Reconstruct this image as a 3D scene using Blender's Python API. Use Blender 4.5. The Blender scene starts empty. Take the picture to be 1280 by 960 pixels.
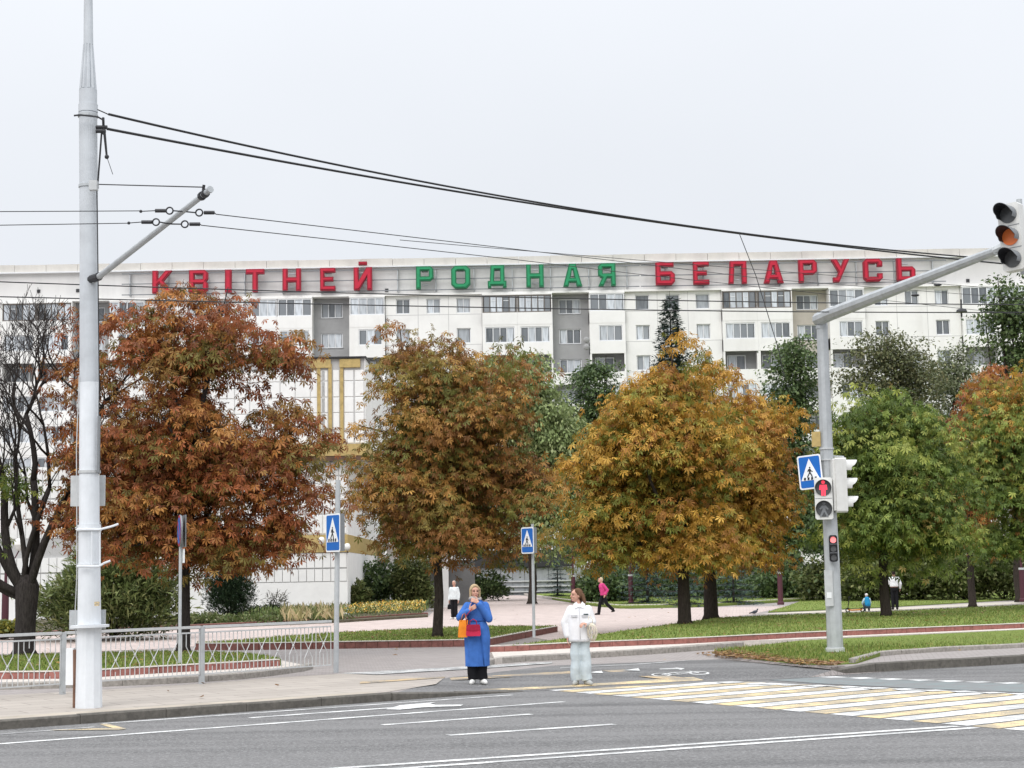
import bpy, bmesh, math, random
import numpy as np
from mathutils import Vector, Matrix, Euler
from mathutils.geometry import tessellate_polygon

# ------------------------------------------------------------------ camera
scene = bpy.context.scene
COL = scene.collection
R = math.radians
random.seed(7)
NP = np.random.default_rng(7)
F = 2000.0                      # focal length in photograph pixels (1280 wide)
CAMH = 1.8
PITCH = math.atan(238.0 / F)
ROLL = 0.0175
_f = Vector((0, math.cos(PITCH), math.sin(PITCH)))
_r0 = Vector((1, 0, 0)); _u0 = Vector((0, -math.sin(PITCH), math.cos(PITCH)))
_r = _r0 * math.cos(ROLL) - _u0 * math.sin(ROLL)
_u = _u0 * math.cos(ROLL) + _r0 * math.sin(ROLL)
CAM = Vector((0, 0, CAMH))
cd = bpy.data.cameras.new('camera'); cam = bpy.data.objects.new('camera', cd); COL.objects.link(cam)
cd.sensor_width = 36.0; cd.lens = 36.0 * F / 1280.0; cd.clip_start = 0.1; cd.clip_end = 6000
m = Matrix((( _r.x, _u.x, -_f.x, 0), (_r.y, _u.y, -_f.y, 0), (_r.z, _u.z, -_f.z, CAMH), (0, 0, 0, 1)))
cam.matrix_world = m
scene.camera = cam

# ------------------------------------------------------------------ sky, light, exposure
world = bpy.data.worlds.new('World'); scene.world = world; world.use_nodes = True
SUN_EL, SUN_AZ = R(44), R(200)
nt = world.node_tree; nt.nodes.clear()
wo = nt.nodes.new('ShaderNodeOutputWorld')
sky = nt.nodes.new('ShaderNodeTexSky'); sky.sky_type = 'NISHITA'; sky.sun_disc = False
sky.sun_elevation = SUN_EL; sky.sun_rotation = SUN_AZ
bg1 = nt.nodes.new('ShaderNodeBackground'); bg1.inputs[1].default_value = 0.10
nt.links.new(sky.outputs[0], bg1.inputs[0])
# closed stratus layer: the usual overcast luminance that rises smoothly from horizon to zenith
tc = nt.nodes.new('ShaderNodeTexCoord'); sep = nt.nodes.new('ShaderNodeSeparateXYZ')
nt.links.new(tc.outputs['Generated'], sep.inputs[0])
mx = nt.nodes.new('ShaderNodeMath'); mx.operation = 'MAXIMUM'; mx.inputs[1].default_value = 0.0
nt.links.new(sep.outputs[2], mx.inputs[0])
sq = nt.nodes.new('ShaderNodeMath'); sq.operation = 'POWER'; sq.inputs[1].default_value = 3.0; nt.links.new(mx.outputs[0], sq.inputs[0])
ma = nt.nodes.new('ShaderNodeMath'); ma.operation = 'MULTIPLY_ADD'; ma.inputs[1].default_value = 2.4; ma.inputs[2].default_value = 0.895
nt.links.new(sq.outputs[0], ma.inputs[0])
nz = nt.nodes.new('ShaderNodeTexNoise'); nz.inputs['Scale'].default_value = 2.2; nz.inputs['Detail'].default_value = 5; nz.inputs['Roughness'].default_value = 0.5
nt.links.new(tc.outputs['Generated'], nz.inputs['Vector'])
mr = nt.nodes.new('ShaderNodeMapRange'); mr.inputs['To Min'].default_value = 0.965; mr.inputs['To Max'].default_value = 1.035
mr.inputs['From Min'].default_value = 0.3; mr.inputs['From Max'].default_value = 0.7
nt.links.new(nz.outputs[0], mr.inputs[0])
mm = nt.nodes.new('ShaderNodeMath'); mm.operation = 'MULTIPLY'
nt.links.new(ma.outputs[0], mm.inputs[0]); nt.links.new(mr.outputs[0], mm.inputs[1])
bg2 = nt.nodes.new('ShaderNodeBackground'); bg2.inputs[0].default_value = (0.905, 0.935, 0.985, 1)
nt.links.new(mm.outputs[0], bg2.inputs[1])
mixw = nt.nodes.new('ShaderNodeMixShader'); mixw.inputs[0].default_value = 0.94
nt.links.new(bg1.outputs[0], mixw.inputs[1]); nt.links.new(bg2.outputs[0], mixw.inputs[2]); nt.links.new(mixw.outputs[0], wo.inputs[0])
sl = bpy.data.lights.new('sun', 'SUN'); sl.energy = 1.5; sl.angle = R(38); sl.color = (1, 0.97, 0.93)
so = bpy.data.objects.new('sun', sl); COL.objects.link(so)
_sd = Vector((math.sin(SUN_AZ) * math.cos(SUN_EL), math.cos(SUN_AZ) * math.cos(SUN_EL), math.sin(SUN_EL)))
so.rotation_euler = _sd.to_track_quat('Z', 'Y').to_euler(); so.location = (0, -20, 40)
vs = scene.view_settings
vs.view_transform = 'Standard'; vs.look = 'None'; vs.gamma = 1.0; vs.exposure = 0.07; vs.use_curve_mapping = False
scene.cycles.max_bounces = 8; scene.cycles.transparent_max_bounces = 8

# ------------------------------------------------------------------ pixel helpers
def ray(px, py):
    return (_f + _r * ((px - 640.0) / F) + _u * ((480.0 - py) / F))
def G(px, py, z=0.0):
    d = ray(px, py); t = (z - CAMH) / d.z
    return CAM + d * t
def W(px, py, Y):
    d = ray(px, py); t = Y / d.y
    return CAM + d * t

# ------------------------------------------------------------------ mesh helpers
class MB:
    def __init__(s): s.v = []; s.f = []
    def add(s, vs, fs):
        b = len(s.v); s.v += [tuple(x) for x in vs]; s.f += [tuple(i + b for i in f) for f in fs]; return s
    def box(s, c, d, rot=None):
        c = Vector(c); hx, hy, hz = d[0] / 2, d[1] / 2, d[2] / 2
        P = [Vector((sx * hx, sy * hy, sz * hz)) for sz in (-1, 1) for sy in (-1, 1) for sx in (-1, 1)]
        if rot is not None: P = [rot @ p for p in P]
        return s.add([c + p for p in P], [(0, 2, 3, 1), (4, 5, 7, 6), (0, 1, 5, 4), (2, 6, 7, 3), (0, 4, 6, 2), (1, 3, 7, 5)])
    def bx(s, x0, x1, y0, y1, z0, z1):
        return s.box(((x0 + x1) / 2, (y0 + y1) / 2, (z0 + z1) / 2), (abs(x1 - x0), abs(y1 - y0), abs(z1 - z0)))
    def tube(s, pts, rad, n=8, cap=True, squash=None):
        pts = [Vector(p) for p in pts]
        if not hasattr(rad, '__len__'): rad = [rad] * len(pts)
        rings = []; up = None
        for i, p in enumerate(pts):
            t = (pts[min(i + 1, len(pts) - 1)] - pts[max(i - 1, 0)])
            if t.length < 1e-9: t = Vector((0, 0, 1))
            t.normalize()
            if up is None:
                a = Vector((0, 0, 1)) if abs(t.z) < 0.9 else Vector((0, 1, 0))
                up = (a - t * a.dot(t)).normalized()
            else:
                up = (up - t * up.dot(t))
                if up.length < 1e-6: up = t.orthogonal()
                up.normalize()
            sd = t.cross(up)
            rings.append([p + (up * math.cos(2 * math.pi * k / n) + sd * math.sin(2 * math.pi * k / n)) * rad[i] for k in range(n)])
        V = [q for r_ in rings for q in r_]; Fc = []
        for i in range(len(pts) - 1):
            for k in range(n):
                a = i * n + k; b = i * n + (k + 1) % n
                Fc.append((a, b, b + n, a + n))
        if cap:
            Fc.append(tuple(range(n - 1, -1, -1))); Fc.append(tuple((len(pts) - 1) * n + k for k in range(n)))
        return s.add(V, Fc)
    def ball(s, c, r, nu=12, nv=8, rot=None):
        c = Vector(c)
        if not hasattr(r, '__len__'): r = (r, r, r)
        V = [Vector((0, 0, -r[2]))]
        for j in range(1, nv):
            a = -math.pi / 2 + math.pi * j / nv
            for k in range(nu):
                b = 2 * math.pi * k / nu
                V.append(Vector((r[0] * math.cos(a) * math.cos(b), r[1] * math.cos(a) * math.sin(b), r[2] * math.sin(a))))
        V.append(Vector((0, 0, r[2])))
        Fc = []
        for k in range(nu): Fc.append((0, 1 + (k + 1) % nu, 1 + k))
        for j in range(nv - 2):
            for k in range(nu):
                a = 1 + j * nu + k; b = 1 + j * nu + (k + 1) % nu
                Fc.append((a, b, b + nu, a + nu))
        L = len(V) - 1; o = 1 + (nv - 2) * nu
        for k in range(nu): Fc.append((o + k, o + (k + 1) % nu, L))
        if rot is not None: V = [rot @ p for p in V]
        return s.add([c + p for p in V], Fc)
    def cap(s, a, b, ra, rb, n=10):      # tapered capsule
        a = Vector(a); b = Vector(b)
        s.tube([a, b], [ra, rb], n); s.ball(a, ra, n, 6); s.ball(b, rb, n, 6); return s
    def loft(s, rings, n=20, fold=None):  # rings: (z, cx, cy, rx, ry)
        V = []; Fc = []
        for i, (z, cx, cy, rx, ry) in enumerate(rings):
            for k in range(n):
                a = 2 * math.pi * k / n
                q = 1.0 if fold is None else fold(i, a)
                ca, sa = math.cos(a), math.sin(a)
                e = 0.85
                V.append((cx + rx * q * math.copysign(abs(ca) ** e, ca), cy + ry * q * math.copysign(abs(sa) ** e, sa), z))
        for i in range(len(rings) - 1):
            for k in range(n):
                a = i * n + k; b = i * n + (k + 1) % n
                Fc.append((a, b, b + n, a + n))
        Fc.append(tuple(range(n - 1, -1, -1))); Fc.append(tuple((len(rings) - 1) * n + k for k in range(n)))
        return s.add(V, Fc)
    def lathe(s, prof, c=(0, 0, 0), n=16):   # prof: (r, z)
        V = []; Fc = []
        for r_, z in prof:
            for k in range(n):
                a = 2 * math.pi * k / n; V.append((c[0] + r_ * math.cos(a), c[1] + r_ * math.sin(a), c[2] + z))
        for i in range(len(prof) - 1):
            for k in range(n):
                a = i * n + k; b = i * n + (k + 1) % n
                Fc.append((a, b, b + n, a + n))
        Fc.append(tuple(range(n - 1, -1, -1))); Fc.append(tuple((len(prof) - 1) * n + k for k in range(n)))
        return s.add(V, Fc)
    def prism(s, loops, fn, d):   # loops of 2-D points (outer + holes); fn(x, y, depth) -> 3-D
        tris = tessellate_polygon([[Vector((x, y, 0)) for x, y in lp] for lp in loops])
        flat = [p for lp in loops for p in lp]; n = len(flat)
        V = [fn(x, y, 0) for x, y in flat] + [fn(x, y, d) for x, y in flat]
        Fc = []
        for t in tris:
            a, b, c = [flat[i] for i in t]
            cr = (b[0] - a[0]) * (c[1] - a[1]) - (b[1] - a[1]) * (c[0] - a[0])
            t = tuple(t) if cr > 0 else tuple(reversed(t))
            Fc.append(t); Fc.append(tuple(i + n for i in reversed(t)))
        o = 0
        for lp in loops:
            k = len(lp)
            for i in range(k): Fc.append((o + i, o + n + i, o + n + (i + 1) % k, o + (i + 1) % k))
            o += k
        return s.add(V, Fc)
    def mesh(s, name, smooth=False, origin=None):
        me = bpy.data.meshes.new(name)
        V = s.v if origin is None else [(x - origin[0], y - origin[1], z - origin[2]) for x, y, z in s.v]
        me.from_pydata(V, [], s.f); me.update()
        if smooth: me.shade_smooth()
        return me
    def build(s, name, mat, parent=None, smooth=False, fixn=False):
        org = parent.matrix_basis.translation if parent is not None else None
        if parent is not None and parent.parent is not None:
            org = org + parent.parent.matrix_basis.translation
        me = s.mesh(name, smooth, org)
        if fixn:
            b = bmesh.new(); b.from_mesh(me); bmesh.ops.recalc_face_normals(b, faces=b.faces); b.to_mesh(me); b.free()
        me.materials.append(mat)
        o = bpy.data.objects.new(name, me); COL.objects.link(o)
        if parent is not None: o.parent = parent
        return o
def link(name, me, parent=None, loc=None, mat=None):
    o = bpy.data.objects.new(name, me); COL.objects.link(o)
    if mat is not None and not me.materials: me.materials.append(mat)
    if parent is not None: o.parent = parent
    if loc is not None: o.location = loc
    return o
def tag(o, label, cat, group=None, kind=None):
    if label: o['label'] = label
    if cat: o['category'] = cat
    if group: o['group'] = group
    if kind: o['kind'] = kind
    return o
def thing(name, label, cat, loc=(0, 0, 0), group=None):
    o = bpy.data.objects.new(name, None); COL.objects.link(o); o.location = loc; o.empty_display_size = 0.2
    return tag(o, label, cat, group)
def struct(o): o['kind'] = 'structure'; return o
def arr_mesh(name, V, Fq, cols=None, mat=None, smooth=False, mats=None, midx=None):
    me = bpy.data.meshes.new(name); V = np.ascontiguousarray(V, dtype=np.float32); Fq = np.ascontiguousarray(Fq, dtype=np.int32)
    n, k = Fq.shape
    me.vertices.add(len(V)); me.vertices.foreach_set('co', V.ravel())
    me.loops.add(n * k); me.loops.foreach_set('vertex_index', Fq.ravel())
    me.polygons.add(n); me.polygons.foreach_set('loop_start', np.arange(0, n * k, k, dtype=np.int32))
    if cols is not None:
        a = me.attributes.new('Col', 'FLOAT_COLOR', 'POINT')
        c4 = np.ones((len(V), 4), np.float32); c4[:, :3] = cols; a.data.foreach_set('color', c4.ravel())
    me.update(calc_edges=True)
    if mat: me.materials.append(mat)
    return me
def fuse(name, mb, voxel, mat, parent, smooth=4):
    me = mb.mesh(name + '_src'); o = bpy.data.objects.new(name + '_src', me); COL.objects.link(o)
    r_ = o.modifiers.new('r', 'REMESH'); r_.mode = 'VOXEL'; r_.voxel_size = voxel
    if smooth:
        s_ = o.modifiers.new('s', 'SMOOTH'); s_.iterations = smooth; s_.factor = 0.5
    dg = bpy.context.evaluated_depsgraph_get()
    out = bpy.data.meshes.new_from_object(o.evaluated_get(dg)); out.name = name
    bpy.data.objects.remove(o); bpy.data.meshes.remove(me)
    out.materials.clear(); out.materials.append(mat); out.shade_smooth()
    q = bpy.data.objects.new(name, out); COL.objects.link(q)
    if parent is not None: q.parent = parent
    return q

# ------------------------------------------------------------------ materials
MATS = {}
class NT:
    def __init__(s, name):
        s.m = bpy.data.materials.new(name); s.m.use_nodes = True; s.t = s.m.node_tree; s.n = s.t.nodes
        s.b = s.n['Principled BSDF']; s.out = s.n['Material Output']
    def new(s, t, **kw):
        x = s.n.new(t)
        for k, v in kw.items(): setattr(x, k, v)
        return x
    def L(s, a, b): s.t.links.new(a, b)
    def coord(s, kind='Object', scale=(1, 1, 1), rot=(0, 0, 0)):
        c = s.new('ShaderNodeTexCoord'); mp = s.new('ShaderNodeMapping')
        mp.inputs['Scale'].default_value = scale; mp.inputs['Rotation'].default_value = rot
        s.L(c.outputs[kind], mp.inputs[0]); return mp.outputs[0]
    def pos(s, scale=(1, 1, 1), rot=(0, 0, 0)):
        g = s.new('ShaderNodeNewGeometry'); mp = s.new('ShaderNodeMapping')
        mp.inputs['Scale'].default_value = scale; mp.inputs['Rotation'].default_value = rot
        s.L(g.outputs['Position'], mp.inputs[0]); return mp.outputs[0]
    def noise(s, v, scale, detail=4, rough=0.6):
        x = s.new('ShaderNodeTexNoise'); x.inputs['Scale'].default_value = scale; x.inputs['Detail'].default_value = detail
        x.inputs['Roughness'].default_value = rough; s.L(v, x.inputs['Vector']); return x.outputs[0]
    def ramp(s, f, stops):
        x = s.new('ShaderNodeValToRGB'); e = x.color_ramp.elements
        while len(e) < len(stops): e.new(0.5)
        for i, (p, c) in enumerate(stops):
            e[i].position = p; e[i].color = (*c, 1) if hasattr(c, '__len__') else (c, c, c, 1)
        s.L(f, x.inputs[0]); return x.outputs[0]
    def mix(s, f, a, b, mode='MIX'):
        x = s.new('ShaderNodeMix'); x.data_type = 'RGBA'; x.blend_type = mode
        for val, idx in ((f, 0), (a, 6), (b, 7)):
            if hasattr(val, 'is_linked') or hasattr(val, 'links'): s.L(val, x.inputs[idx])
            elif hasattr(val, '__len__'): x.inputs[idx].default_value = (*val, 1)
            else: x.inputs[idx].default_value = val
        return x.outputs[2]
    def bump(s, h, strength=0.3, dist=0.02):
        x = s.new('ShaderNodeBump'); x.inputs['Strength'].default_value = strength; x.inputs['Distance'].default_value = dist
        s.L(h, x.inputs['Height']); s.L(x.outputs[0], s.b.inputs['Normal'])
    def fin(s, col, rough=0.7, metal=0.0, spec=0.3):
        if hasattr(col, 'links'): s.L(col, s.b.inputs['Base Color'])
        else: s.b.inputs['Base Color'].default_value = (*col, 1)
        if hasattr(rough, 'links'): s.L(rough, s.b.inputs['Roughness'])
        else: s.b.inputs['Roughness'].default_value = rough
        s.b.inputs['Metallic'].default_value = metal; s.b.inputs['Specular IOR Level'].default_value = spec
        return s.m
def rough_mat(name, c, var=0.25, scale=6.0, rough=0.75, metal=0.0, spec=0.3, bump=0.15, bscale=60, bdist=0.01, stain=None):
    k = NT(name); v = k.pos()
    n = k.noise(v, scale, 6, 0.65)
    c0 = tuple(x * (1 - var) for x in c); c1 = tuple(min(1, x * (1 + var * 0.8)) for x in c)
    col = k.ramp(n, [(0.3, c0), (0.5, c), (0.72, c1)])
    if stain:
        v2 = k.pos(scale=(1.0, 1.0, 0.12)); n2 = k.noise(v2, stain[1], 5, 0.7)
        f = k.ramp(n2, [(0.5, 0.0), (0.75, stain[2])]); col = k.mix(f, col, stain[0])
    if bump: k.bump(k.noise(v, bscale, 3), bump, bdist)
    return k.fin(col, rough, metal, spec)
def flat_mat(name, c, rough=0.6, metal=0.0, spec=0.3, var=0.12, scale=25):
    return rough_mat(name, c, var, scale, rough, metal, spec, bump=0)

ROADROT = R(34)
def m_asphalt():
    k = NT('asphalt'); v = k.pos(rot=(0, 0, -ROADROT))
    fine = k.noise(v, 30, 6, 0.85); mid = k.noise(v, 1.3, 5, 0.6)
    st = k.noise(k.pos(rot=(0, 0, -ROADROT), scale=(0.05, 1.0, 1)), 1.1, 4, 0.6)
    col = k.ramp(fine, [(0.34, (0.04, 0.039, 0.038)), (0.5, (0.135, 0.132, 0.13)), (0.66, (0.36, 0.355, 0.35))])
    col = k.mix(k.ramp(mid, [(0.4, 0.0), (0.7, 0.22)]), col, (0.21, 0.206, 0.203))
    col = k.mix(k.ramp(st, [(0.42, 0.0), (0.60, 0.5)]), col, (0.225, 0.22, 0.216))
    col = k.mix(k.ramp(st, [(0.32, 0.5), (0.46, 0.0)]), col, (0.10, 0.099, 0.098))
    cr = k.new('ShaderNodeTexVoronoi'); cr.feature = 'DISTANCE_TO_EDGE'; cr.inputs['Scale'].default_value = 0.22
    vd = k.new('ShaderNodeVectorMath'); vd.operation = 'ADD'
    nn = k.new('ShaderNodeTexNoise'); nn.inputs['Scale'].default_value = 1.2; k.L(v, nn.inputs['Vector'])
    k.L(v, vd.inputs[0]); k.L(nn.outputs['Color'], vd.inputs[1]); k.L(vd.outputs[0], cr.inputs['Vector'])
    spot = k.noise(v, 0.5, 7, 0.75); col = k.mix(k.ramp(spot, [(0.60, 0.0), (0.70, 0.45)]), col, (0.075, 0.073, 0.072))
    k.bump(fine, 0.5, 0.012)
    return k.fin(col, 0.85, 0, 0.25)
def m_paint(name, c, wear=0.5):
    k = NT(name); v = k.pos()
    w1 = k.noise(v, 38, 5, 0.75); w2 = k.noise(v, 2.3, 5, 0.65)
    ad = k.new('ShaderNodeMath', operation='ADD'); k.L(w1, ad.inputs[0]); k.L(w2, ad.inputs[1])
    f = k.ramp(ad.outputs[0], [(0.90, 0.06), (1.02, wear * .45), (1.16, wear)])
    col = k.mix(f, c, (0.19, 0.19, 0.19))
    return k.fin(col, 0.65, 0, 0.3)
def m_paver(name, c, bw, bh, mort, rot=0.0, var=0.12, mcol=0.55):
    k = NT(name); v = k.pos(rot=(0, 0, rot))
    b = k.new('ShaderNodeTexBrick'); b.inputs['Scale'].default_value = 1.0
    b.inputs['Brick Width'].default_value = bw; b.inputs['Row Height'].default_value = bh; b.inputs['Mortar Size'].default_value = mort
    b.inputs['Color1'].default_value = (*[x * (1 - var) for x in c], 1); b.inputs['Color2'].default_value = (*[min(1, x * (1 + var)) for x in c], 1)
    b.inputs['Mortar'].default_value = (*[x * mcol for x in c], 1); k.L(v, b.inputs['Vector'])
    n = k.noise(k.pos(), 0.7, 6, 0.7)
    col = k.mix(k.ramp(n, [(0.35, 0.0), (0.75, 0.45)]), b.outputs[0], tuple(x * 0.78 for x in c))
    n2 = k.noise(k.pos(), 30, 3, 0.7)
    col = k.mix(k.ramp(n2, [(0.4, 0.0), (0.8, 0.3)]), col, tuple(min(1, x * 1.25) for x in c))
    k.bump(b.outputs['Fac'], -0.25, 0.006)
    return k.fin(col, 0.85, 0, 0.2)
def m_grass(name, a, b, c):
    k = NT(name); v = k.pos()
    n1 = k.noise(v, 22, 6, 0.8); n2 = k.noise(v, 0.55, 5, 0.6)
    col = k.ramp(n1, [(0.25, a), (0.5, b), (0.75, c)])
    col = k.mix(k.ramp(n2, [(0.45, 0.0), (0.72, 0.4)]), col, (0.22, 0.21, 0.07))
    k.bump(n1, 0.9, 0.06)
    return k.fin(col, 0.9, 0, 0.1)
def m_leaf(name, trans=0.3):
    k = NT(name)
    a = k.new('ShaderNodeAttribute', attribute_name='Col')
    k.L(a.outputs['Color'], k.b.inputs['Base Color']); k.b.inputs['Roughness'].default_value = 0.5; k.b.inputs['Specular IOR Level'].default_value = 0.22
    t = k.new('ShaderNodeBsdfTranslucent'); k.L(a.outputs['Color'], t.inputs[0])
    mxx = k.new('ShaderNodeMixShader'); mxx.inputs[0].default_value = trans
    k.L(k.b.outputs[0], mxx.inputs[1]); k.L(t.outputs[0], mxx.inputs[2]); k.L(mxx.outputs[0], k.out.inputs[0])
    return k.m
def m_bark(name, c):
    k = NT(name); v = k.pos(scale=(1, 1, 0.22))
    n = k.noise(v, 26, 6, 0.75)
    col = k.ramp(n, [(0.3, tuple(x * 0.45 for x in c)), (0.55, c), (0.8, tuple(x * 1.7 for x in c))])
    k.bump(n, 1.0, 0.04); return k.fin(col, 0.95, 0, 0.1)
def m_glass(name, lo, hi):
    k = NT(name); oi = k.new('ShaderNodeObjectInfo')
    v = k.coord('Object', (1, 1, 0.15)); n = k.noise(v, 5.0, 3, 0.5)
    base = k.ramp(oi.outputs['Random'], [(0.0, lo), (0.42, tuple(0.7 * a + 0.3 * b for a, b in zip(lo, hi))), (0.62, hi), (1.0, tuple(min(1, x * 1.35) for x in hi))])
    col = k.mix(k.ramp(n, [(0.4, 0.0), (0.65, 0.6)]), base, tuple(0.55 * a + 0.35 * b for a, b in zip(lo, hi)))
    return k.fin(col, 0.08, 0, 0.6)
def m_emit(name, c, e):
    k = NT(name); k.fin(c, 0.3, 0, 0.4)
    k.b.inputs['Emission Color'].default_value = (*c, 1); k.b.inputs['Emission Strength'].default_value = e
    return k.m
M = {}
M['asphalt'] = m_asphalt()
M['white_paint'] = m_paint('white_paint', (0.80, 0.80, 0.78), 0.6)
M['yellow_paint'] = m_paint('yellow_paint', (0.74, 0.57, 0.31), 0.7)
M['faint_yellow'] = m_paint('faint_yellow_paint', (0.55, 0.40, 0.22), 0.8)
M['faint_white'] = m_paint('faint_white_paint', (0.6, 0.6, 0.58), 0.8)
M['green_paint'] = m_paint('green_paint', (0.19, 0.225, 0.225), 0.9)
M['tan_paver'] = m_paver('tan_paver', (0.385, 0.345, 0.305), 1.0, 0.5, 0.014, -ROADROT, var=.10, mcol=.6)
M['grey_paver'] = m_paver('grey_paver', (0.32, 0.29, 0.275), 0.22, 0.11, 0.008, R(12))
M['pink_paver'] = m_paver('pink_paver', (0.50, 0.415, 0.38), 0.3, 0.3, 0.008, R(8))
M['path'] = rough_mat('path_concrete', (0.52, 0.47, 0.40), 0.2, 2)
M['grass'] = m_grass('grass', (0.11, 0.16, 0.035), (0.20, 0.265, 0.065), (0.33, 0.38, 0.12))
M['soil'] = rough_mat('soil', (0.10, 0.085, 0.055), 0.4, 4, bump=0.6, bscale=14, bdist=0.05)
M['granite'] = rough_mat('granite_kerb', (0.32, 0.295, 0.265), 0.35, 14, bump=0.3, bscale=40, stain=((0.19, 0.175, 0.16), 2.0, 0.5))
M['pale_stone'] = rough_mat('pale_stone', (0.56, 0.51, 0.46), 0.2, 8)
M['red_tile'] = rough_mat('red_tile', (0.30, 0.125, 0.105), 0.35, 9, bump=0.2)
M['dark_red_tile'] = rough_mat('dark_red_tile', (0.21, 0.09, 0.075), 0.35, 9, bump=0.2)
M['facade'] = rough_mat('facade_white', (0.80, 0.79, 0.765), 0.07, 0.35, bump=0.05, bscale=8, stain=((0.58, 0.56, 0.52), 0.5, 0.35))
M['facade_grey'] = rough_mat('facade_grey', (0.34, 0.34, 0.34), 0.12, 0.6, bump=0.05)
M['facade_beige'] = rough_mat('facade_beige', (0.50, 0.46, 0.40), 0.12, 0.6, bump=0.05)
M['attic'] = rough_mat('attic_concrete', (0.60, 0.575, 0.53), 0.14, 0.5, bump=0.05, stain=((0.46, 0.44, 0.41), 0.4, 0.5))
M['attic_grey'] = rough_mat('sign_wall', (0.66, 0.65, 0.635), 0.10, 0.12, bump=0.04, stain=((0.48, 0.48, 0.475), 0.35, 0.5))
M['dark_metal'] = flat_mat('dark_metal', (0.045, 0.045, 0.048), 0.5, 0.3)
M['frame_white'] = flat_mat('window_frame_white', (0.74, 0.75, 0.76), 0.4)
M['frame_brown'] = flat_mat('window_frame_wood', (0.16, 0.14, 0.125), 0.6)
M['glass'] = m_glass('window_glass', (0.09, 0.10, 0.11), (0.50, 0.53, 0.56))
M['panel'] = rough_mat('white_panel', (0.80, 0.795, 0.78), 0.06, 1.5, bump=0.04)
M['joint'] = flat_mat('panel_joint', (0.47, 0.465, 0.46), 0.9)
M['kerb_dark'] = rough_mat('dirty_kerb', (0.125, 0.115, 0.10), 0.35, 12, bump=0.3, bscale=40, stain=((0.06, 0.055, 0.05), 2.0, 0.5))
M['gold'] = rough_mat('gold_mosaic', (0.46, 0.34, 0.14), 0.25, 5, bump=0.1)
M['brown_band'] = rough_mat('brown_soffit', (0.12, 0.07, 0.045), 0.3, 3)
M['letter_red'] = flat_mat('letter_red', (0.50, 0.018, 0.045), 0.45, var=0.15, scale=2)
M['letter_green'] = flat_mat('letter_green', (0.022, 0.27, 0.115), 0.45, var=0.15, scale=2)
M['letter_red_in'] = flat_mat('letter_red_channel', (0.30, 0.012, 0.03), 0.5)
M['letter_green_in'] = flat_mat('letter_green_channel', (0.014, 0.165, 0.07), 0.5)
M['pole_paint'] = rough_mat('pole_white_paint', (0.72, 0.745, 0.77), 0.08, 2.5, bump=0.35, bscale=9, bdist=0.02, stain=((0.45, 0.46, 0.47), 1.2, 0.45))
M['pole_concrete'] = rough_mat('pole_concrete', (0.54, 0.565, 0.59), 0.12, 3, bump=0.2, bscale=30, stain=((0.38, 0.39, 0.41), 1.5, 0.5))
M['galv'] = rough_mat('galvanised_steel', (0.46, 0.48, 0.49), 0.14, 5, 0.5, 0.25, 0.4, bump=0.05, stain=((0.28, 0.29, 0.30), 2.0, 0.5))
M['galv_pale'] = rough_mat('pale_steel', (0.52, 0.53, 0.53), 0.12, 7, 0.5, 0.1, 0.4, bump=0.05)
M['rust'] = rough_mat('rusty_pipe', (0.17, 0.095, 0.065), 0.4, 8)
M['sign_blue'] = flat_mat('sign_blue', (0.012, 0.13, 0.47), 0.35, var=0.06, scale=3)
M['sign_white'] = flat_mat('sign_white', (0.80, 0.81, 0.82), 0.35, var=0.05, scale=3)
M['sign_black'] = flat_mat('sign_black', (0.015, 0.015, 0.018), 0.4)
M['sign_red'] = flat_mat('sign_red', (0.40, 0.03, 0.06), 0.4)
M['sign_back'] = flat_mat('sign_back_steel', (0.22, 0.23, 0.24), 0.5, 0.3)
M['signal_white'] = rough_mat('signal_housing', (0.66, 0.655, 0.63), 0.1, 4, 0.4, bump=0, stain=((0.42, 0.41, 0.38), 3, 0.4))
M['lens_dark'] = flat_mat('lens_off', (0.075, 0.078, 0.08), 0.25, spec=0.5)
M['lens_red'] = m_emit('lens_red_lit', (0.85, 0.05, 0.09), 0.9)
M['lens_amber'] = m_emit('lens_amber_lit', (0.78, 0.19, 0.05), 0.06)
M['lens_pink'] = m_emit('lens_small_lit', (0.85, 0.22, 0.22), 0.8)
M['wire'] = flat_mat('wire', (0.03, 0.03, 0.032), 0.5, 0.2)
M['maroon'] = flat_mat('maroon_iron', (0.085, 0.028, 0.04), 0.5)
M['globe'] = flat_mat('lamp_globe', (0.80, 0.79, 0.76), 0.35, var=0.04)
M['leaf'] = m_leaf('leaf', 0.24)
M['needle'] = m_leaf('needle', 0.1)
M['petal'] = m_leaf('petal', 0.3)
M['bark'] = m_bark('bark', (0.055, 0.045, 0.038))
M['bark_dark'] = m_bark('bark_dark', (0.052, 0.045, 0.042))
M['skin'] = flat_mat('skin', (0.56, 0.31, 0.23), 0.5, var=0.08, scale=14)
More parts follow.
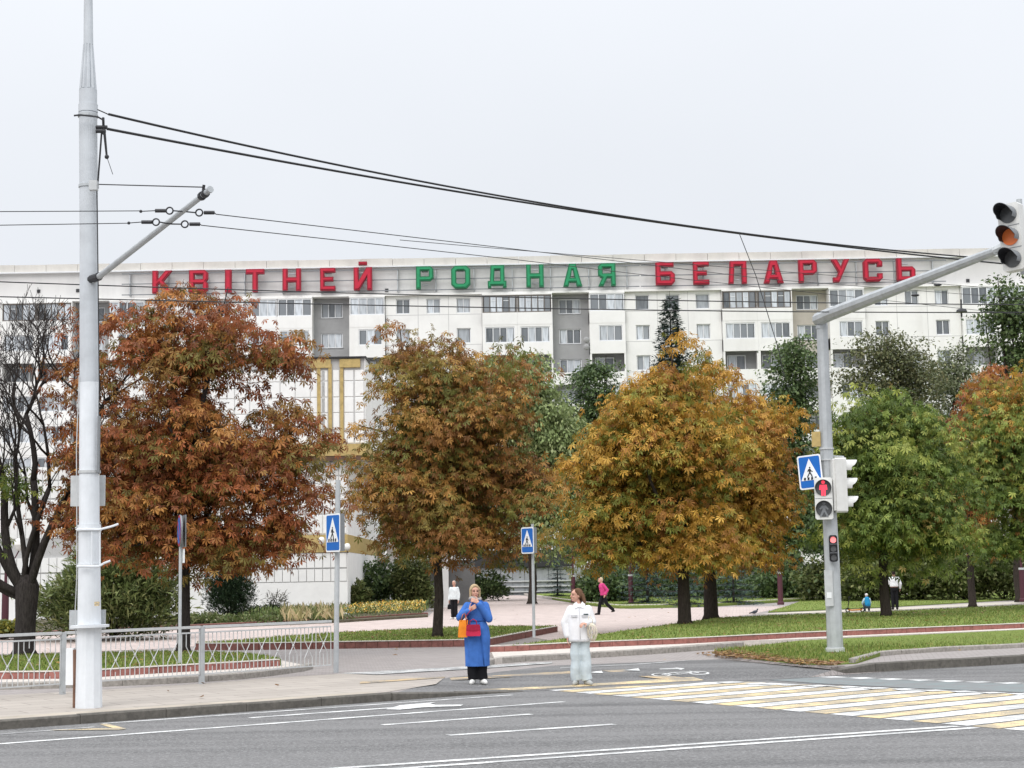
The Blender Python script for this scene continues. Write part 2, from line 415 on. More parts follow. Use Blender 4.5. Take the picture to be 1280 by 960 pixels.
# ------------------------------------------------------------------ ground, road, pavements
ZR = -0.11
def sheet_mb(pts):
    mb = MB(); tris = tessellate_polygon([[Vector((p[0], p[1], 0)) for p in pts]])
    fs = []
    for t in tris:
        a, b, c = [pts[i] for i in t]
        cr = (b[0] - a[0]) * (c[1] - a[1]) - (b[1] - a[1]) * (c[0] - a[0])
        fs.append(tuple(t) if cr > 0 else tuple(reversed(t)))
    mb.add(pts, fs); return mb
def sheet(name, pts, mat, parent=None): return sheet_mb(pts).build(name, mat, parent)
def slab_mb(top, zb):    # closed raised block under a polygon
    mb = sheet_mb(top); n = len(top); ar = sum(top[i][0] * top[(i + 1) % n][1] - top[(i + 1) % n][0] * top[i][1] for i in range(n))
    pts = list(top) if ar > 0 else list(reversed(top))
    bot = [(p[0], p[1], zb) for p in pts]; V = [tuple(p) for p in pts] + bot
    mb.add(V, [(i, n + i, n + (i + 1) % n, (i + 1) % n) for i in range(n)])
    return mb
def lerp(a, b, t): return a + (b - a) * t
K0 = G(0, 912.5, ZR); K1 = G(600, 868, ZR)
KD = (K1 - K0).normalized(); KN = Vector((KD.y, -KD.x, 0))      # along the road; towards the camera side
KL = K0 - KD * 60
KA = G(500, 875, ZR); KA = Vector((KA.x - KN.x * .1, KA.y - KN.y * .1, 0.0))
KB = G(650, 864.5, ZR + 0.004)
RR = [G(px, py, ZR + 0.004) for px, py in ((1010, 847), (1060, 843), (1120, 838.5), (1280, 829))]
RD = (RR[3] - RR[1]).normalized()
RF = RR[3] + RD * 90
def z0(v, z): return Vector((v.x, v.y, z))
ground = struct(sheet('ground', [(-900, -60, -0.35), (900, -60, -0.35), (2500, 4500, -0.35), (-2500, 4500, -0.35)], M['soil']))
far = []
road = struct(sheet('road', [tuple(z0(KL - KN * 1.0, ZR)), tuple(z0(KL + KN * 60, ZR)), tuple(z0(RF + KN * 90, ZR)), tuple(z0(RF - KN * 1, ZR)), tuple(z0(RR[0] - KN * 2.5, ZR)), tuple(z0(K1 - KN * 1.0, ZR))], M['asphalt']))
# landing of the crossing: a ramp between the road and the pavement
ramp_pts = [KA, KB, RR[0], G(1040, 838, -0.02), G(900, 824, 0.0), G(690, 832, 0.0), G(560, 847, 0.0)]
landing = struct(sheet('crossing_landing', [tuple(p) for p in ramp_pts], M['asphalt']))
RT = []
for t in tessellate_polygon([[Vector((p.x, p.y, 0)) for p in ramp_pts]]): RT.append([ramp_pts[i] for i in t])
def hit(px, py, lift=0.0):       # pixel on the landing ramp
    d = ray(px, py)
    for a, b, c in RT:
        n = (b - a).cross(c - a)
        if abs(n.dot(d)) < 1e-9: continue
        t = n.dot(a - CAM) / n.dot(d); p = CAM + d * t
        def sgn(u, v, w): return (u.x - w.x) * (v.y - w.y) - (v.x - w.x) * (u.y - w.y)
        s1, s2, s3 = sgn(p, a, b), sgn(p, b, c), sgn(p, c, a)
        if (s1 >= -1e-6 and s2 >= -1e-6 and s3 >= -1e-6) or (s1 <= 1e-6 and s2 <= 1e-6 and s3 <= 1e-6):
            return p + Vector((0, 0, lift))
    return None
KT = 0.14     # kerb stone width
KTL = z0(KL - KN * .1, 0.0)
pav = [KTL, KA] + [ramp_pts[6], ramp_pts[5], ramp_pts[4], ramp_pts[3], RR[0]] + [z0(p, 0.0) - KN * 0.0 for p in RR[1:]] + [z0(RF, 0)]
pav = [z0(p, 0.0) for p in pav[:6]] + [z0(RR[1], 0.0) - KN * 0.5] + [z0(p, 0.0) - KN * 0.1 for p in RR[2:]] + [z0(RF, 0) - KN * 0.1]
pav += [Vector((160, 139.6, 0)), Vector((-160, 139.6, 0))]
pavement = struct(sheet('pavement', [tuple(p) for p in pav], M['grey_paver']))
struct(sheet('pavement_apron', [tuple(p) for p in (RR[0], RR[1], RR[2] + Vector((0, 0, .0)), z0(RR[2], 0.002) - KN * 0.12, z0(RR[1], 0.002) - KN * 0.5, G(1040, 838, -0.018))], M['grey_paver']))
# tan strip of tiles along the road
tan = [(545, 855), (555, 847.5), (430, 842), (350, 846.5), (250, 854.5), (100, 864), (0, 869), (-100, 875), (-300, 885)]
KI = lambda p, off, z: z0(p - KN * off, z)
KQ = G(480, 876.5, ZR)
struct(sheet('tiled_pavement', [tuple(KI(K0 - KD * 8, .13, .005)), tuple(KI(KQ, .13, .005))] + [tuple(G(a, b, 0.005)) for a, b in tan], M['tan_paver']))
pvp = struct(sheet('kerbside_band', [tuple(KI(K0 - KD * 8, .14, .009)), tuple(KI(KQ, .14, .009)), tuple(KI(KQ, .5, .009)), tuple(KI(K0 - KD * 8, .7, .009))], rough_mat('sandy_band', (0.41, 0.36, 0.295), 0.28, 1.2)))
# plaza of pink paving
pink = [(-500, 838), (-200, 822), (0, 818), (180, 812), (245, 808), (300, 800), (420, 794), (600, 786), (690, 801), (735, 797), (850, 778), (940, 768), (985, 757.5), (880, 759), (790, 761.5), (745, 758.5), (700, 751.5), (650, 744), (590, 745.2), (560, 746.5), (536, 770), (430, 777.5), (200, 788.5), (0, 797.5), (-200, 807), (-500, 822)]
struct(sheet('plaza', [tuple(G(a, b, 0.006)) for a, b in pink], M['pink_paver']))
struct(sheet('path', [tuple(G(a, b, 0.012)) for a, b in [(935, 768.5), (1100, 763.5), (1290, 754), (1500, 743), (1500, 739.5), (1290, 750.5), (1100, 760.5), (985, 765.5)]], M['path']))

# ------------------------------------------------------------------ lawns
LAWNS = []
def lawn(name, px, z, zb, label=None):
    pts = [tuple(G(a, b, z)) for a, b in px]
    o = struct(slab_mb(pts, zb).build(name, M['grass'])); LAWNS.append((pts, z)); return o
def bordered(line, zf, z, rear, back=0.13):
    pts = [tuple(z0(G(a, b, zf), z) + Vector((0, back, 0))) for a, b in line] + [tuple(G(a, b, z)) for a, b in rear]
    o = struct(slab_mb(pts, 0.0).build('lawn', M['grass'])); LAWNS.append((pts, z)); return o
BA = [(-200, 852), (0, 849), (75, 848.5), (130, 846), (200, 841.5), (290, 836.5), (350, 832.5)]
BB = [(243, 812.5), (290, 813), (420, 811), (600, 808), (612, 807), (650, 799), (697, 790)]
BC = [(640, 814.5), (720, 810), (860, 804.5), (1000, 797), (1280, 785), (1500, 775)]
bordered(BA, .115, .245, [(330, 819.5), (300, 816), (200, 814), (100, 816.5), (0, 819.5), (-200, 827)])
bordered(BB, 0.0, .185, [(665, 782.5), (600, 782.5), (420, 790.5), (345, 796), (285, 801)])
bordered(BC, .127, .255, [(1500, 745), (1290, 755.5), (1100, 764.5), (960, 769), (900, 772), (850, 778.5), (740, 794), (690, 800)])
dpts = [tuple(G(a, b, z)) for a, b, z in [(890, 815.5, .015), (905, 819, .012), (945, 824, .012), (1000, 830, .012), (1040, 831, .012), (1070, 828.5, .02), (1104, 814, .085), (1180, 809, .085), (1280, 804, .085), (1500, 792, .085), (1500, 775, .12), (1280, 787, .12), (1000, 800.5, .11), (930, 809, .05)]]
struct(slab_mb(dpts, -0.03).build('lawn', M['grass'])); LAWNS.append((dpts, .045))
lawn('lawn', [(960, 764.5), (1100, 758.5), (1285, 748), (1500, 737), (1500, 727), (1285, 739.5), (1100, 746.5), (1000, 751.5), (985, 757)], 0.05, 0.0)
Fp = [G(a, b, 0.12) for a, b in [(662, 743), (735, 754.2), (775, 758), (880, 756), (1000, 749), (1280, 737), (1500, 728)]]
Fp = [tuple(p) for p in Fp] + [(150, 139, 0.12), (1.5, 139, 0.12)]
o = struct(slab_mb(Fp, 0.0).build('lawn', M['grass'])); LAWNS.append((Fp, 0.12))
bedp = [tuple(G(a, b, 0.10)) for a, b in [(-300, 811), (0, 793), (200, 785), (430, 775.2), (535, 768.8)]] + [(-5.0, 84, 0.10), (-7.4, 84, 0.1), (-7.4, 74.5, 0.10), (-60, 74.5, 0.10)]
struct(slab_mb(bedp, 0.0).build('planting_bed', M['soil'])); BED = bedp

# ------------------------------------------------------------------ kerbs and borders
def along(pts, step):
    pts = [Vector(p) for p in pts]; L = [0]
    for i in range(1, len(pts)): L.append(L[-1] + (pts[i] - pts[i - 1]).length)
    n = max(1, round(L[-1] / step)); out = []
    for k in range(n + 1):
        s = L[-1] * k / n; i = 1
        while i < len(L) - 1 and L[i] < s: i += 1
        t = (s - L[i - 1]) / max(1e-9, L[i] - L[i - 1]); out.append(pts[i - 1].lerp(pts[i], t))
    return out
rk = random.Random(3)
def stones(parent, name, foot, h, w, step, mat, gap=0.008, cham=0.02, hs=None, jit=0.006, inward=None, zoff=-0.02):
    """row of single stones along a line of foot points; the front face stands on the line"""
    P = along(foot, step)
    for i in range(len(P) - 1):
        a, b = P[i], P[i + 1]; d = (b - a); d.z = 0; ln = d.length; d.normalize()
        n = Vector((-d.y, d.x, 0))
        if inward is not None and n.dot(inward) < 0: n = -n
        ha, hb = (h, h) if hs is None else (hs(i / (len(P) - 1)), hs((i + 1) / (len(P) - 1)))
        a2 = a + d * gap / 2; b2 = b - d * gap / 2; j = rk.uniform(-jit, jit); dz = rk.uniform(-jit, jit) * 0.7
        sec = lambda p, hh: [p + n * j + Vector((0, 0, zoff)), p + n * j + Vector((0, 0, max(0.004, hh - cham) + dz)), p + n * (j + cham) + Vector((0, 0, hh + dz)), p + n * (w + j) + Vector((0, 0, hh + dz)), p + n * (w + j) + Vector((0, 0, zoff))]
        A, B = sec(a2, ha), sec(b2, hb)
        mb = MB().add(A + B, [(0, 1, 6, 5), (1, 2, 7, 6), (2, 3, 8, 7), (3, 4, 9, 8), (4, 3, 2, 1, 0), (5, 6, 7, 8, 9)])
        mb.build(name, mat, parent, fixn=True)
kerb = struct(thing('kerb', None, None)); del_keys = [k for k in ('label', 'category') if k in kerb.keys()]
AW = Vector((0, 1, 0))
Kend = G(655, 864.6, ZR)
KF0 = K0 - KD * 9
flen = (Kend - KF0).length
def hl(t):
    s = t * flen; s1 = (G(500, 875, ZR) - KF0).length
    return 0.128 if s < s1 else max(0.012, 0.128 * (1 - (s - s1) / (flen - s1)))
stones(kerb, 'kerb_stone', [KF0, K1, Kend], 0.128, KT, 1.25, M['kerb_dark'], hs=hl, inward=AW)
kerb2 = struct(thing('kerb', None, None))
def hr(t): return min(0.165, 0.012 + t * 1.1)
stones(kerb2, 'kerb_stone', [RR[1] + RD * -1.2, RR[2], RR[3], RR[3] + RD * 8], 0.13, KT, 1.0, M['kerb_dark'], hs=hr, inward=AW)
stones(kerb2, 'edging_stone', [G(1068, 830, 0.0), G(1103, 819.5, 0.0), G(1180, 814.5, 0.0), G(1280, 809.5, 0.0), G(1500, 797, 0)], 0.10, 0.10, 0.9, M['granite'], inward=AW)
kerb3 = struct(thing('kerb', None, None))
stones(kerb3, 'kerb_stone', [G(a, b, 0) for a, b in [(-200, 868), (0, 862), (75, 861), (130, 858.5), (200, 855.5), (290, 850.5), (345, 844.5), (384, 838.5), (392, 836)]], 0.118, 0.14, 0.8, M['granite'], inward=AW)
struct(slab_mb([tuple(G(a, b, 0.115)) for a, b in [(-300, 862), (0, 853), (75, 852), (130, 849.5), (200, 846.5), (290, 841.5), (345, 836), (380, 831), (352, 825.5), (200, 826), (0, 831), (-300, 840)]], 0.0).build('pale_ledge', M['pale_stone']))
stones(kerb3, 'kerb_stone', [G(a, b, 0) for a, b in [(612, 833), (622, 829.5), (640, 828), (700, 825), (800, 819), (900, 811.5), (930, 809)]], 0.13, 0.14, 0.9, M['granite'], inward=AW)
struct(slab_mb([tuple(G(a, b, 0.127)) for a, b in [(618, 823), (640, 819.5), (700, 816.5), (800, 811), (900, 803.3), (930, 801), (1000, 798.6), (1280, 786.5), (1500, 776.5), (1500, 768), (1280, 780), (1000, 792), (860, 799), (720, 804.5), (640, 809), (613, 812)]], 0.0).build('pale_ledge', M['pale_stone']))
kerb4 = struct(thing('kerb', None, None))
stones(kerb4, 'edging_stone', [G(a, b, 0) for a, b in [(655, 744), (700, 751), (735, 756), (775, 760), (880, 758), (1000, 751), (1280, 739)]], 0.16, 0.15, 1.6, M['pale_stone'], inward=AW)
stones(kerb4, 'edging_stone', [G(a, b, 0) for a, b in [(-100, 803), (0, 797), (200, 788), (430, 777), (535, 770)]], 0.16, 0.15, 1.2, M['dark_red_tile'], inward=AW)

def border(label, line, z, h, tile, mat, caph=0.022):
    """low wall faced with single red tiles under a pale cap"""
    P = [G(a, b, z) for a, b in line]
    t = thing('planter_border', label, 'planter border', P[0])
    stones(t, 'tile', P, h, 0.04, tile, mat, gap=0.01, cham=0.006, jit=0.004, inward=AW, zoff=-0.005)
    stones(t, 'cap_stone', [p + Vector((0, -0.012, h)) for p in P], caph, 0.13, 1.0, M['pale_stone'], gap=0.006, cham=0.006, jit=0.003, inward=AW, zoff=0.004)
    return t
border('low red tiled border of the lawn wedge behind the pedestrian railing', BA, 0.115, 0.115, 0.24, M['red_tile'])
border('dark red tiled border of the narrow lawn strip around the brown chestnut trunk', BB[:5], 0.0, 0.165, 0.28, M['dark_red_tile'])
border('short dark red border running back from behind the woman in blue', BB[4:], 0.0, 0.165, 0.28, M['dark_red_tile'])
border('long red tiled border of the lawn behind the traffic light pole', [(612, 815), (640, 814.5), (720, 810), (860, 804.5), (1000, 797), (1280, 785), (1500, 775)], 0.127, 0.115, 0.33, M['red_tile'])

# ------------------------------------------------------------------ painted markings (parts of the road and of the landing)
def quad_line(name, a, b, w, z, mat, parent):
    a = G(*a, z); b = G(*b, z); d = (b - a).normalized(); n = Vector((-d.y, d.x, 0)) * w / 2
    return sheet(name, [tuple(a + n), tuple(b + n), tuple(b - n), tuple(a - n)], mat, parent)
ZM = ZR + 0.005
for a, b, w, mt in [((-200, 933), (118, 908.6), .10, 'faint_white'), ((128, 904.3), (640, 868.6), .09, 'white_paint'), ((312, 897.2), (495, 884.2), .13, 'white_paint'),
                    ((-300, 952), (705, 877), .13, 'white_paint'), ((478, 906), (664, 892.5), .13, 'white_paint'), ((560, 919), (768, 905), .14, 'white_paint'),
                    ((380, 963), (1197, 907.5), .13, 'white_paint'), ((380, 969), (1222, 909.2), .13, 'white_paint'),
                    ((1030, 843.8), (1500, 815), .13, 'white_paint')]:
    quad_line('lane_line', a, b, w, ZM, M[mt], road)
def mark(name, px, mat, z=ZM, parent=road): return sheet(name, [tuple(G(a, b, z)) for a, b in px], M[mat], parent)
mark('yellow_zigzag', [(124, 905), (133, 904.2), (158, 910.8), (148, 912)], 'yellow_paint')
mark('yellow_zigzag', [(60, 912.5), (148, 912.1), (158, 911), (140, 909.8)], 'yellow_paint', ZM + .004)
mark('direction_arrow', [(482, 886.5), (500, 881.5), (545, 877.5), (538, 880), (545, 881), (579, 880.6), (576, 882.6), (530, 884), (500, 887)], 'white_paint', ZM + .004)
# crosswalk: stripes parallel to the road, alternately white and yellow
CO = G(660, 864.2, ZM)
def uv(p): q = p - CO; return (q.dot(KD), q.dot(KN))
near = [uv(G(a, b, ZM)) for a, b in ((700, 864.5), (800, 872), (900, 880), (1000, 889), (1100, 898), (1200, 906.5), (1280, 913.5))]
farr = [uv(G(a, b, ZM)) for a, b in ((895, 850.5), (960, 853.5), (1060, 857.5), (1160, 862.5), (1280, 868))]
pn = np.polyfit([v for u, v in near], [u for u, v in near], 1); pf = np.polyfit([v for u, v in farr], [u for u, v in farr], 1)
vv = -0.15; i = 0
vend = 14.0
while vv < vend:
    v1 = vv + 0.40
    pts = [(np.polyval(pn, vv), vv), (np.polyval(pf, vv), vv), (np.polyval(pf, v1), v1), (np.polyval(pn, v1), v1)]
    if vv > -0.3:
        P = [CO + KD * float(u) + KN * float(v) for u, v in pts]
        P = [z0(p, ZM) for p in P]
        sheet('crosswalk_stripe', [tuple(p) for p in P], M['white_paint' if i % 2 == 0 else 'yellow_paint'], road)
    vv += 0.47; i += 1
# cycle crossing: two rows of dashes with worn green between
for k in range(9):
    x0 = 1023 + k * 36.5; y0_ = 846 + k * 1.22
    mark('cycle_dash', [(x0, y0_), (x0 + 22, y0_ - 0.6), (x0 + 38, y0_ + 0.6), (x0 + 16, y0_ + 1.4)], 'white_paint', ZM + .004)
for k in range(11):
    x0 = 893 + k * 36.5; y0_ = 852.6 + k * 1.42
    mark('cycle_dash', [(x0, y0_), (x0 + 22, y0_ - 0.8), (x0 + 38, y0_ + 0.4), (x0 + 16, y0_ + 1.6)], 'white_paint', ZM + .009)
mark('green_cycle_band', [(960, 850), (1040, 845.5), (1130, 850.5), (1280, 855), (1500, 862), (1500, 874), (1280, 865.5), (1150, 860.5), (1030, 854.5)], 'green_paint', ZM + .001)
def rmark(name, px, mat, lift=0.005):
    pts = [hit(a, b, lift) for a, b in px]
    if any(p is None for p in pts): pts = [p if p is not None else G(a, b, -0.0 + lift) for p, (a, b) in zip(pts, px)]
    return sheet(name, [tuple(p) for p in pts], M[mat], landing)
def pvm(name, px, mat, z=0.013): return sheet(name, [tuple(G(a, b, z)) for a, b in px], M[mat], pavement)
pvm('white_band', [(425, 841.5), (600, 832), (690, 827.2), (690, 829), (600, 835.5), (520, 840), (470, 843)], 'faint_white')
pvm('yellow_band', [(450, 852), (556, 845.4), (556, 847.0), (450, 854.5)], 'faint_yellow')
rmark('yellow_band', [(562, 847.5), (640, 843.5), (725, 838.5), (725, 841), (640, 846.5), (564, 850.5)], 'faint_yellow')
rmark('yellow_band', [(600, 862), (700, 857.5), (800, 851), (866, 846.5), (880, 850.5), (760, 856.5), (645, 863)], 'yellow_paint')
rmark('yellow_band', [(752, 838.5), (780, 837.6), (838, 845.5), (868, 849.4), (828, 849.4), (800, 846)], 'faint_yellow', 0.009)
rmark('white_triangle', [(735, 841.2), (752, 839.0), (754, 842.0)], 'white_paint', 0.009)
rmark('white_triangle', [(778, 838.8), (798, 836.0), (800, 839.2)], 'white_paint', 0.013)
rmark('white_line', [(700, 834.8), (800, 829.8), (865, 824.8), (866, 825.5), (800, 830.7), (700, 835.8)], 'faint_white')
rmark('white_arrow', [(824, 836.2), (846, 835.0), (843, 834.4), (856, 835.7), (851, 837.6), (847, 836.6), (825, 836.9)], 'white_paint')
# bicycle symbol painted on the landing
def ring_px(cx, cy, rx, ry, w, n=18):
    out = [(cx + rx * math.cos(2 * math.pi * k / n), cy + ry * math.sin(2 * math.pi * k / n)) for k in range(n)]
    inn = [(cx + (rx - w) * math.cos(2 * math.pi * k / n), cy + (ry - w * ry / rx) * math.sin(2 * math.pi * k / n)) for k in range(n)]
    mb = MB(); V = [hit(a, b, .006) for a, b in out] + [hit(a, b, .006) for a, b in inn]
    if any(p is None for p in V): return
    mb.add(V, [(k, (k + 1) % n, n + (k + 1) % n, n + k) for k in range(n)]); mb.build('bicycle_wheel_mark', M['white_paint'], landing, fixn=True)
ring_px(827, 843.6, 13, 2.0, 3.2); ring_px(874, 841.6, 13, 2.0, 3.2)
for a, b in (((827, 843.6), (842, 841.2)), ((842, 841.2), (866, 840.6)), ((842, 841.2), (850, 843.4)), ((850, 843.4), (866, 840.6)), ((850, 843.4), (827, 843.6)), ((866, 840.6), (874, 841.6)), ((866, 840.6), (862, 839.4))):
    rmark('bicycle_frame_mark', [(a[0], a[1] - .35), (b[0], b[1] - .35), (b[0], b[1] + .35), (a[0], a[1] + .35)], 'white_paint', 0.010)

# ------------------------------------------------------------------ grass blades and fallen leaves
def inpoly(P, x, y):
    ins = np.zeros(len(x), bool); n = len(P)
    for i in range(n):
        x1, y1 = P[i][0], P[i][1]; x2, y2 = P[(i + 1) % n][0], P[(i + 1) % n][1]
        c = ((y1 > y) != (y2 > y)) & (x < (x2 - x1) * (y - y1) / (y2 - y1 + 1e-12) + x1); ins ^= c
    return ins
def scatter(P, n, xlim=(-26, 34)):
    A = np.array([(p[0], p[1]) for p in P]); lo = A.min(0); hi = A.max(0); lo[0] = max(lo[0], xlim[0]); hi[0] = min(hi[0], xlim[1]); hi[1] = min(hi[1], 125)
    xy = NP.uniform(lo, hi, (n * 3, 2)); xy = xy[inpoly(P, xy[:, 0], xy[:, 1])][:n]; return xy
def blades(name, polys, label):
    Vs = []; Cs = []
    for P, z, n, h in polys:
        xy = scatter(P, n); k = len(xy); a = NP.uniform(0, 2 * np.pi, k); hh = h * NP.uniform(0.5, 1.3, k); w = NP.uniform(0.008, 0.018, k)
        dx, dy = np.cos(a) * w, np.sin(a) * w; lean = NP.normal(0, 0.4, (k, 2)) * hh[:, None]
        b0 = np.stack([xy[:, 0] - dx, xy[:, 1] - dy, np.full(k, z)], 1); b1 = np.stack([xy[:, 0] + dx, xy[:, 1] + dy, np.full(k, z)], 1)
        t = np.stack([xy[:, 0] + lean[:, 0], xy[:, 1] + lean[:, 1], z + hh], 1)
        Vs.append(np.stack([b0, b1, t], 1).reshape(-1, 3))
        base = np.array([(0.15, 0.215, 0.045), (0.22, 0.27, 0.065), (0.10, 0.155, 0.03), (0.36, 0.35, 0.12), (0.27, 0.21, 0.09)])
        c = base[NP.choice(5, k, p=[.33, .32, .17, .13, .05])] * NP.uniform(0.8, 1.2, (k, 1)); Cs.append(np.repeat(c, 3, 0))
    V = np.concatenate(Vs); C = np.concatenate(Cs)
    me = arr_mesh(name, V, np.arange(len(V)).reshape(-1, 3), C, M['leaf']); o = link(name, me)
    return tag(o, label, 'grass', kind='stuff')
dens = [12000, 9000, 34000, 24000, 9000, 20000]; hgt = [.05, .05, .05, .08, .06, .07]
blades('grass_blades', [(P, z, n, h) for (P, z), n, h in zip(LAWNS, dens, hgt)], 'short green grass of the lawns')
def litter(name, spots, label):
    V = []; C = []
    for (P, z, n) in spots:
        xy = scatter(P, n); k = len(xy); a = NP.uniform(0, 6.28, k); s = NP.uniform(0.03, 0.09, k); u = np.stack([np.cos(a), np.sin(a)], 1) * s[:, None]; w = np.stack([-np.sin(a), np.cos(a)], 1) * s[:, None] * .45
        zz = z + NP.uniform(0.012, 0.05, (k, 4)); q = np.stack([xy - u, xy - w, xy + u, xy + w], 1)
        V.append(np.concatenate([q, zz[:, :, None]], 2).reshape(-1, 3))
        base = np.array([(0.24, 0.12, 0.04), (0.16, 0.08, 0.03), (0.36, 0.22, 0.07), (0.3, 0.19, 0.10)]); C.append(np.repeat(base[NP.integers(0, 4, k)] * NP.uniform(.7, 1.2, (k, 1)), 4, 0))
    V = np.concatenate(V); C = np.concatenate(C)
    o = link(name, arr_mesh(name, V, np.arange(len(V)).reshape(-1, 4), C, M['leaf'])); return tag(o, label, 'leaves', kind='stuff')
pile = [tuple(G(a, b, 0.09)) for a, b in [(888, 814), (900, 819), (950, 823), (1010, 829), (1045, 830), (1060, 826), (1000, 822), (950, 815), (920, 811)]]
pile2 = [tuple(G(a, b, 0.0)) for a, b in [(868, 819), (900, 823), (1000, 832), (1040, 834), (1040, 830), (900, 814)]]
litter('fallen_leaves', [(pile, 0.05, 900), (pile2, 0.0, 260), (LAWNS[0][0], .245, 120), (LAWNS[1][0], .185, 170), (LAWNS[2][0], .255, 420), (LAWNS[3][0], .06, 90), (pav, 0.012, 500)], 'brown autumn leaves fallen on lawns and paving')
# ------------------------------------------------------------------ apartment building with the letters
YB = 145.0
bld = thing('apartment_building', 'long white apartment block with grey recesses and glazed loggias behind the trees', 'building', (0, YB, 0))
def bz(py): return W(640, py, YB).z
def bxx(px): return W(px, 380, YB).x
ZT, ZA, ZB_, ZC, ZD = bz(320), bz(331), bz(334.5), bz(366), bz(367.5)
PIT = 2.80
WIN_T0 = bz(370.0)
XL, XR_ = bxx(-260), bxx(1560)
PXM = (bxx(1000) - bxx(0)) / 1000.0
def row(k): return WIN_T0 - PIT * k
# upper wall zones
MB().bx(XL, XR_, YB + 0.35, YB + 12, ZD, ZA).build('sign_wall', M['attic_grey'], bld)
n_att = 46
for i in range(n_att):
    a = XL + (XR_ - XL) * i / n_att; b = XL + (XR_ - XL) * (i + 1) / n_att
    MB().bx(a + 0.015, b - 0.015, YB + 0.2, YB + 12, ZA + 0.12, ZT + rk.uniform(-.02, .02)).build('parapet_panel', M['attic'], bld)
MB().bx(XL, XR_, YB - 0.05, YB + 11.9, ZA, ZA + 0.115).build('parapet_ledge', M['frame_white'], bld)
MB().bx(XL, XR_, YB - 0.35, YB + 0.34, ZD - 0.02, ZD + 0.16).build('cornice', M['facade'], bld)
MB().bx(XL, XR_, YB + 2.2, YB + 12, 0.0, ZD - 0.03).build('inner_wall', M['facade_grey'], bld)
# vents on the sign wall
for px in (47, 96, 483, 1211):
    c = W(px, 364 - px * .0165 if px < 400 else 362 - (px - 483) * .0165, YB); MB().bx(c.x - .15, c.x + .15, YB + .28, YB + .349, c.z - .15, c.z + .15).build('vent', M['dark_metal'], bld)
WM = {}
def win_mesh(w, h, n, split=None):
    key = (round(w, 2), round(h, 2), n)
    if key in WM: return WM[key]
    mb = MB(); t = 0.09; d = 0.10
    mb.bx(-w / 2, w / 2, 0, d, 0, t); mb.bx(-w / 2, w / 2, 0, d, h - t, h)
    mb.bx(-w / 2, -w / 2 + t, .002, d - .002, t, h - t); mb.bx(w / 2 - t, w / 2, .002, d - .002, t, h - t)
    cw = (w - 2 * t) / n
    for i in range(1, n):
        x = -w / 2 + t + cw * i; mb.bx(x - t * .42, x + t * .42, .002, d - .002, t, h - t)
    me = mb.mesh('window'); pm = MB().bx(-cw / 2 + .05, cw / 2 - .05, 0.045, 0.055, t + .003, h - t - .003).mesh('pane')
    bars = MB().bx(-cw / 2 + .05, cw / 2 - .05, .03, .07, h * .68, h * .68 + .05).mesh('transom')
    pm.materials.append(M['glass'])
    WM[key] = (me, pm, cw, t, bars); return WM[key]
WMAT = {}
rw = random.Random(11)
def window(x0, x1, z0_, z1, y, n, mat='frame_white', sill=True, panes=True, transom=False):
    w, h = x1 - x0, z1 - z0_; me, pm, cw, t, bars = win_mesh(w, h, n)
    k = (me.name, mat)
    if k not in WMAT:
        m2 = me.copy(); m2.materials.clear(); m2.materials.append(M[mat]); WMAT[k] = m2
    o = link('window', WMAT[k], bld, (x0 + w / 2, y - YB, z0_))
    for i in range(n):
        p = link('pane', pm, o, (-w / 2 + t + cw * (i + .5), rw.uniform(0, .012), 0))
        if transom and i % 2 == 1:
            q = link('transom', bars, o, (-w / 2 + t + cw * (i + .5), 0, 0))
            if not bars.materials: bars.materials.append(M['frame_white'])
    if sill:
        sm = sill_mesh(w); link('sill', sm, o, (0, 0, 0))
    return o
SM = {}
def sill_mesh(w):
    k = round(w, 2)
    if k not in SM:
        SM[k] = MB().bx(-w / 2 - .08, w / 2 + .08, -.10, .0, -.09, -.02).mesh('sill'); SM[k].materials.append(M['galv_pale'])
    return SM[k]
def strip(mb, x0, x1, y0, y1, zb, zs, zt, ztop, ops):
    """one storey of wall with openings ops=[(a,b)], sill zs, head zt"""
    mb.bx(x0, x1, y0, y1, zb, zs); mb.bx(x0, x1, y0, y1, zt, ztop)
    c = x0
    for a, b in sorted(ops):
        mb.bx(c, a, y0, y1, zs, zt); c = b
    mb.bx(c, x1, y0, y1, zs, zt)
NR = 6
SEC = [-503 + 299 * k for k in range(7)]
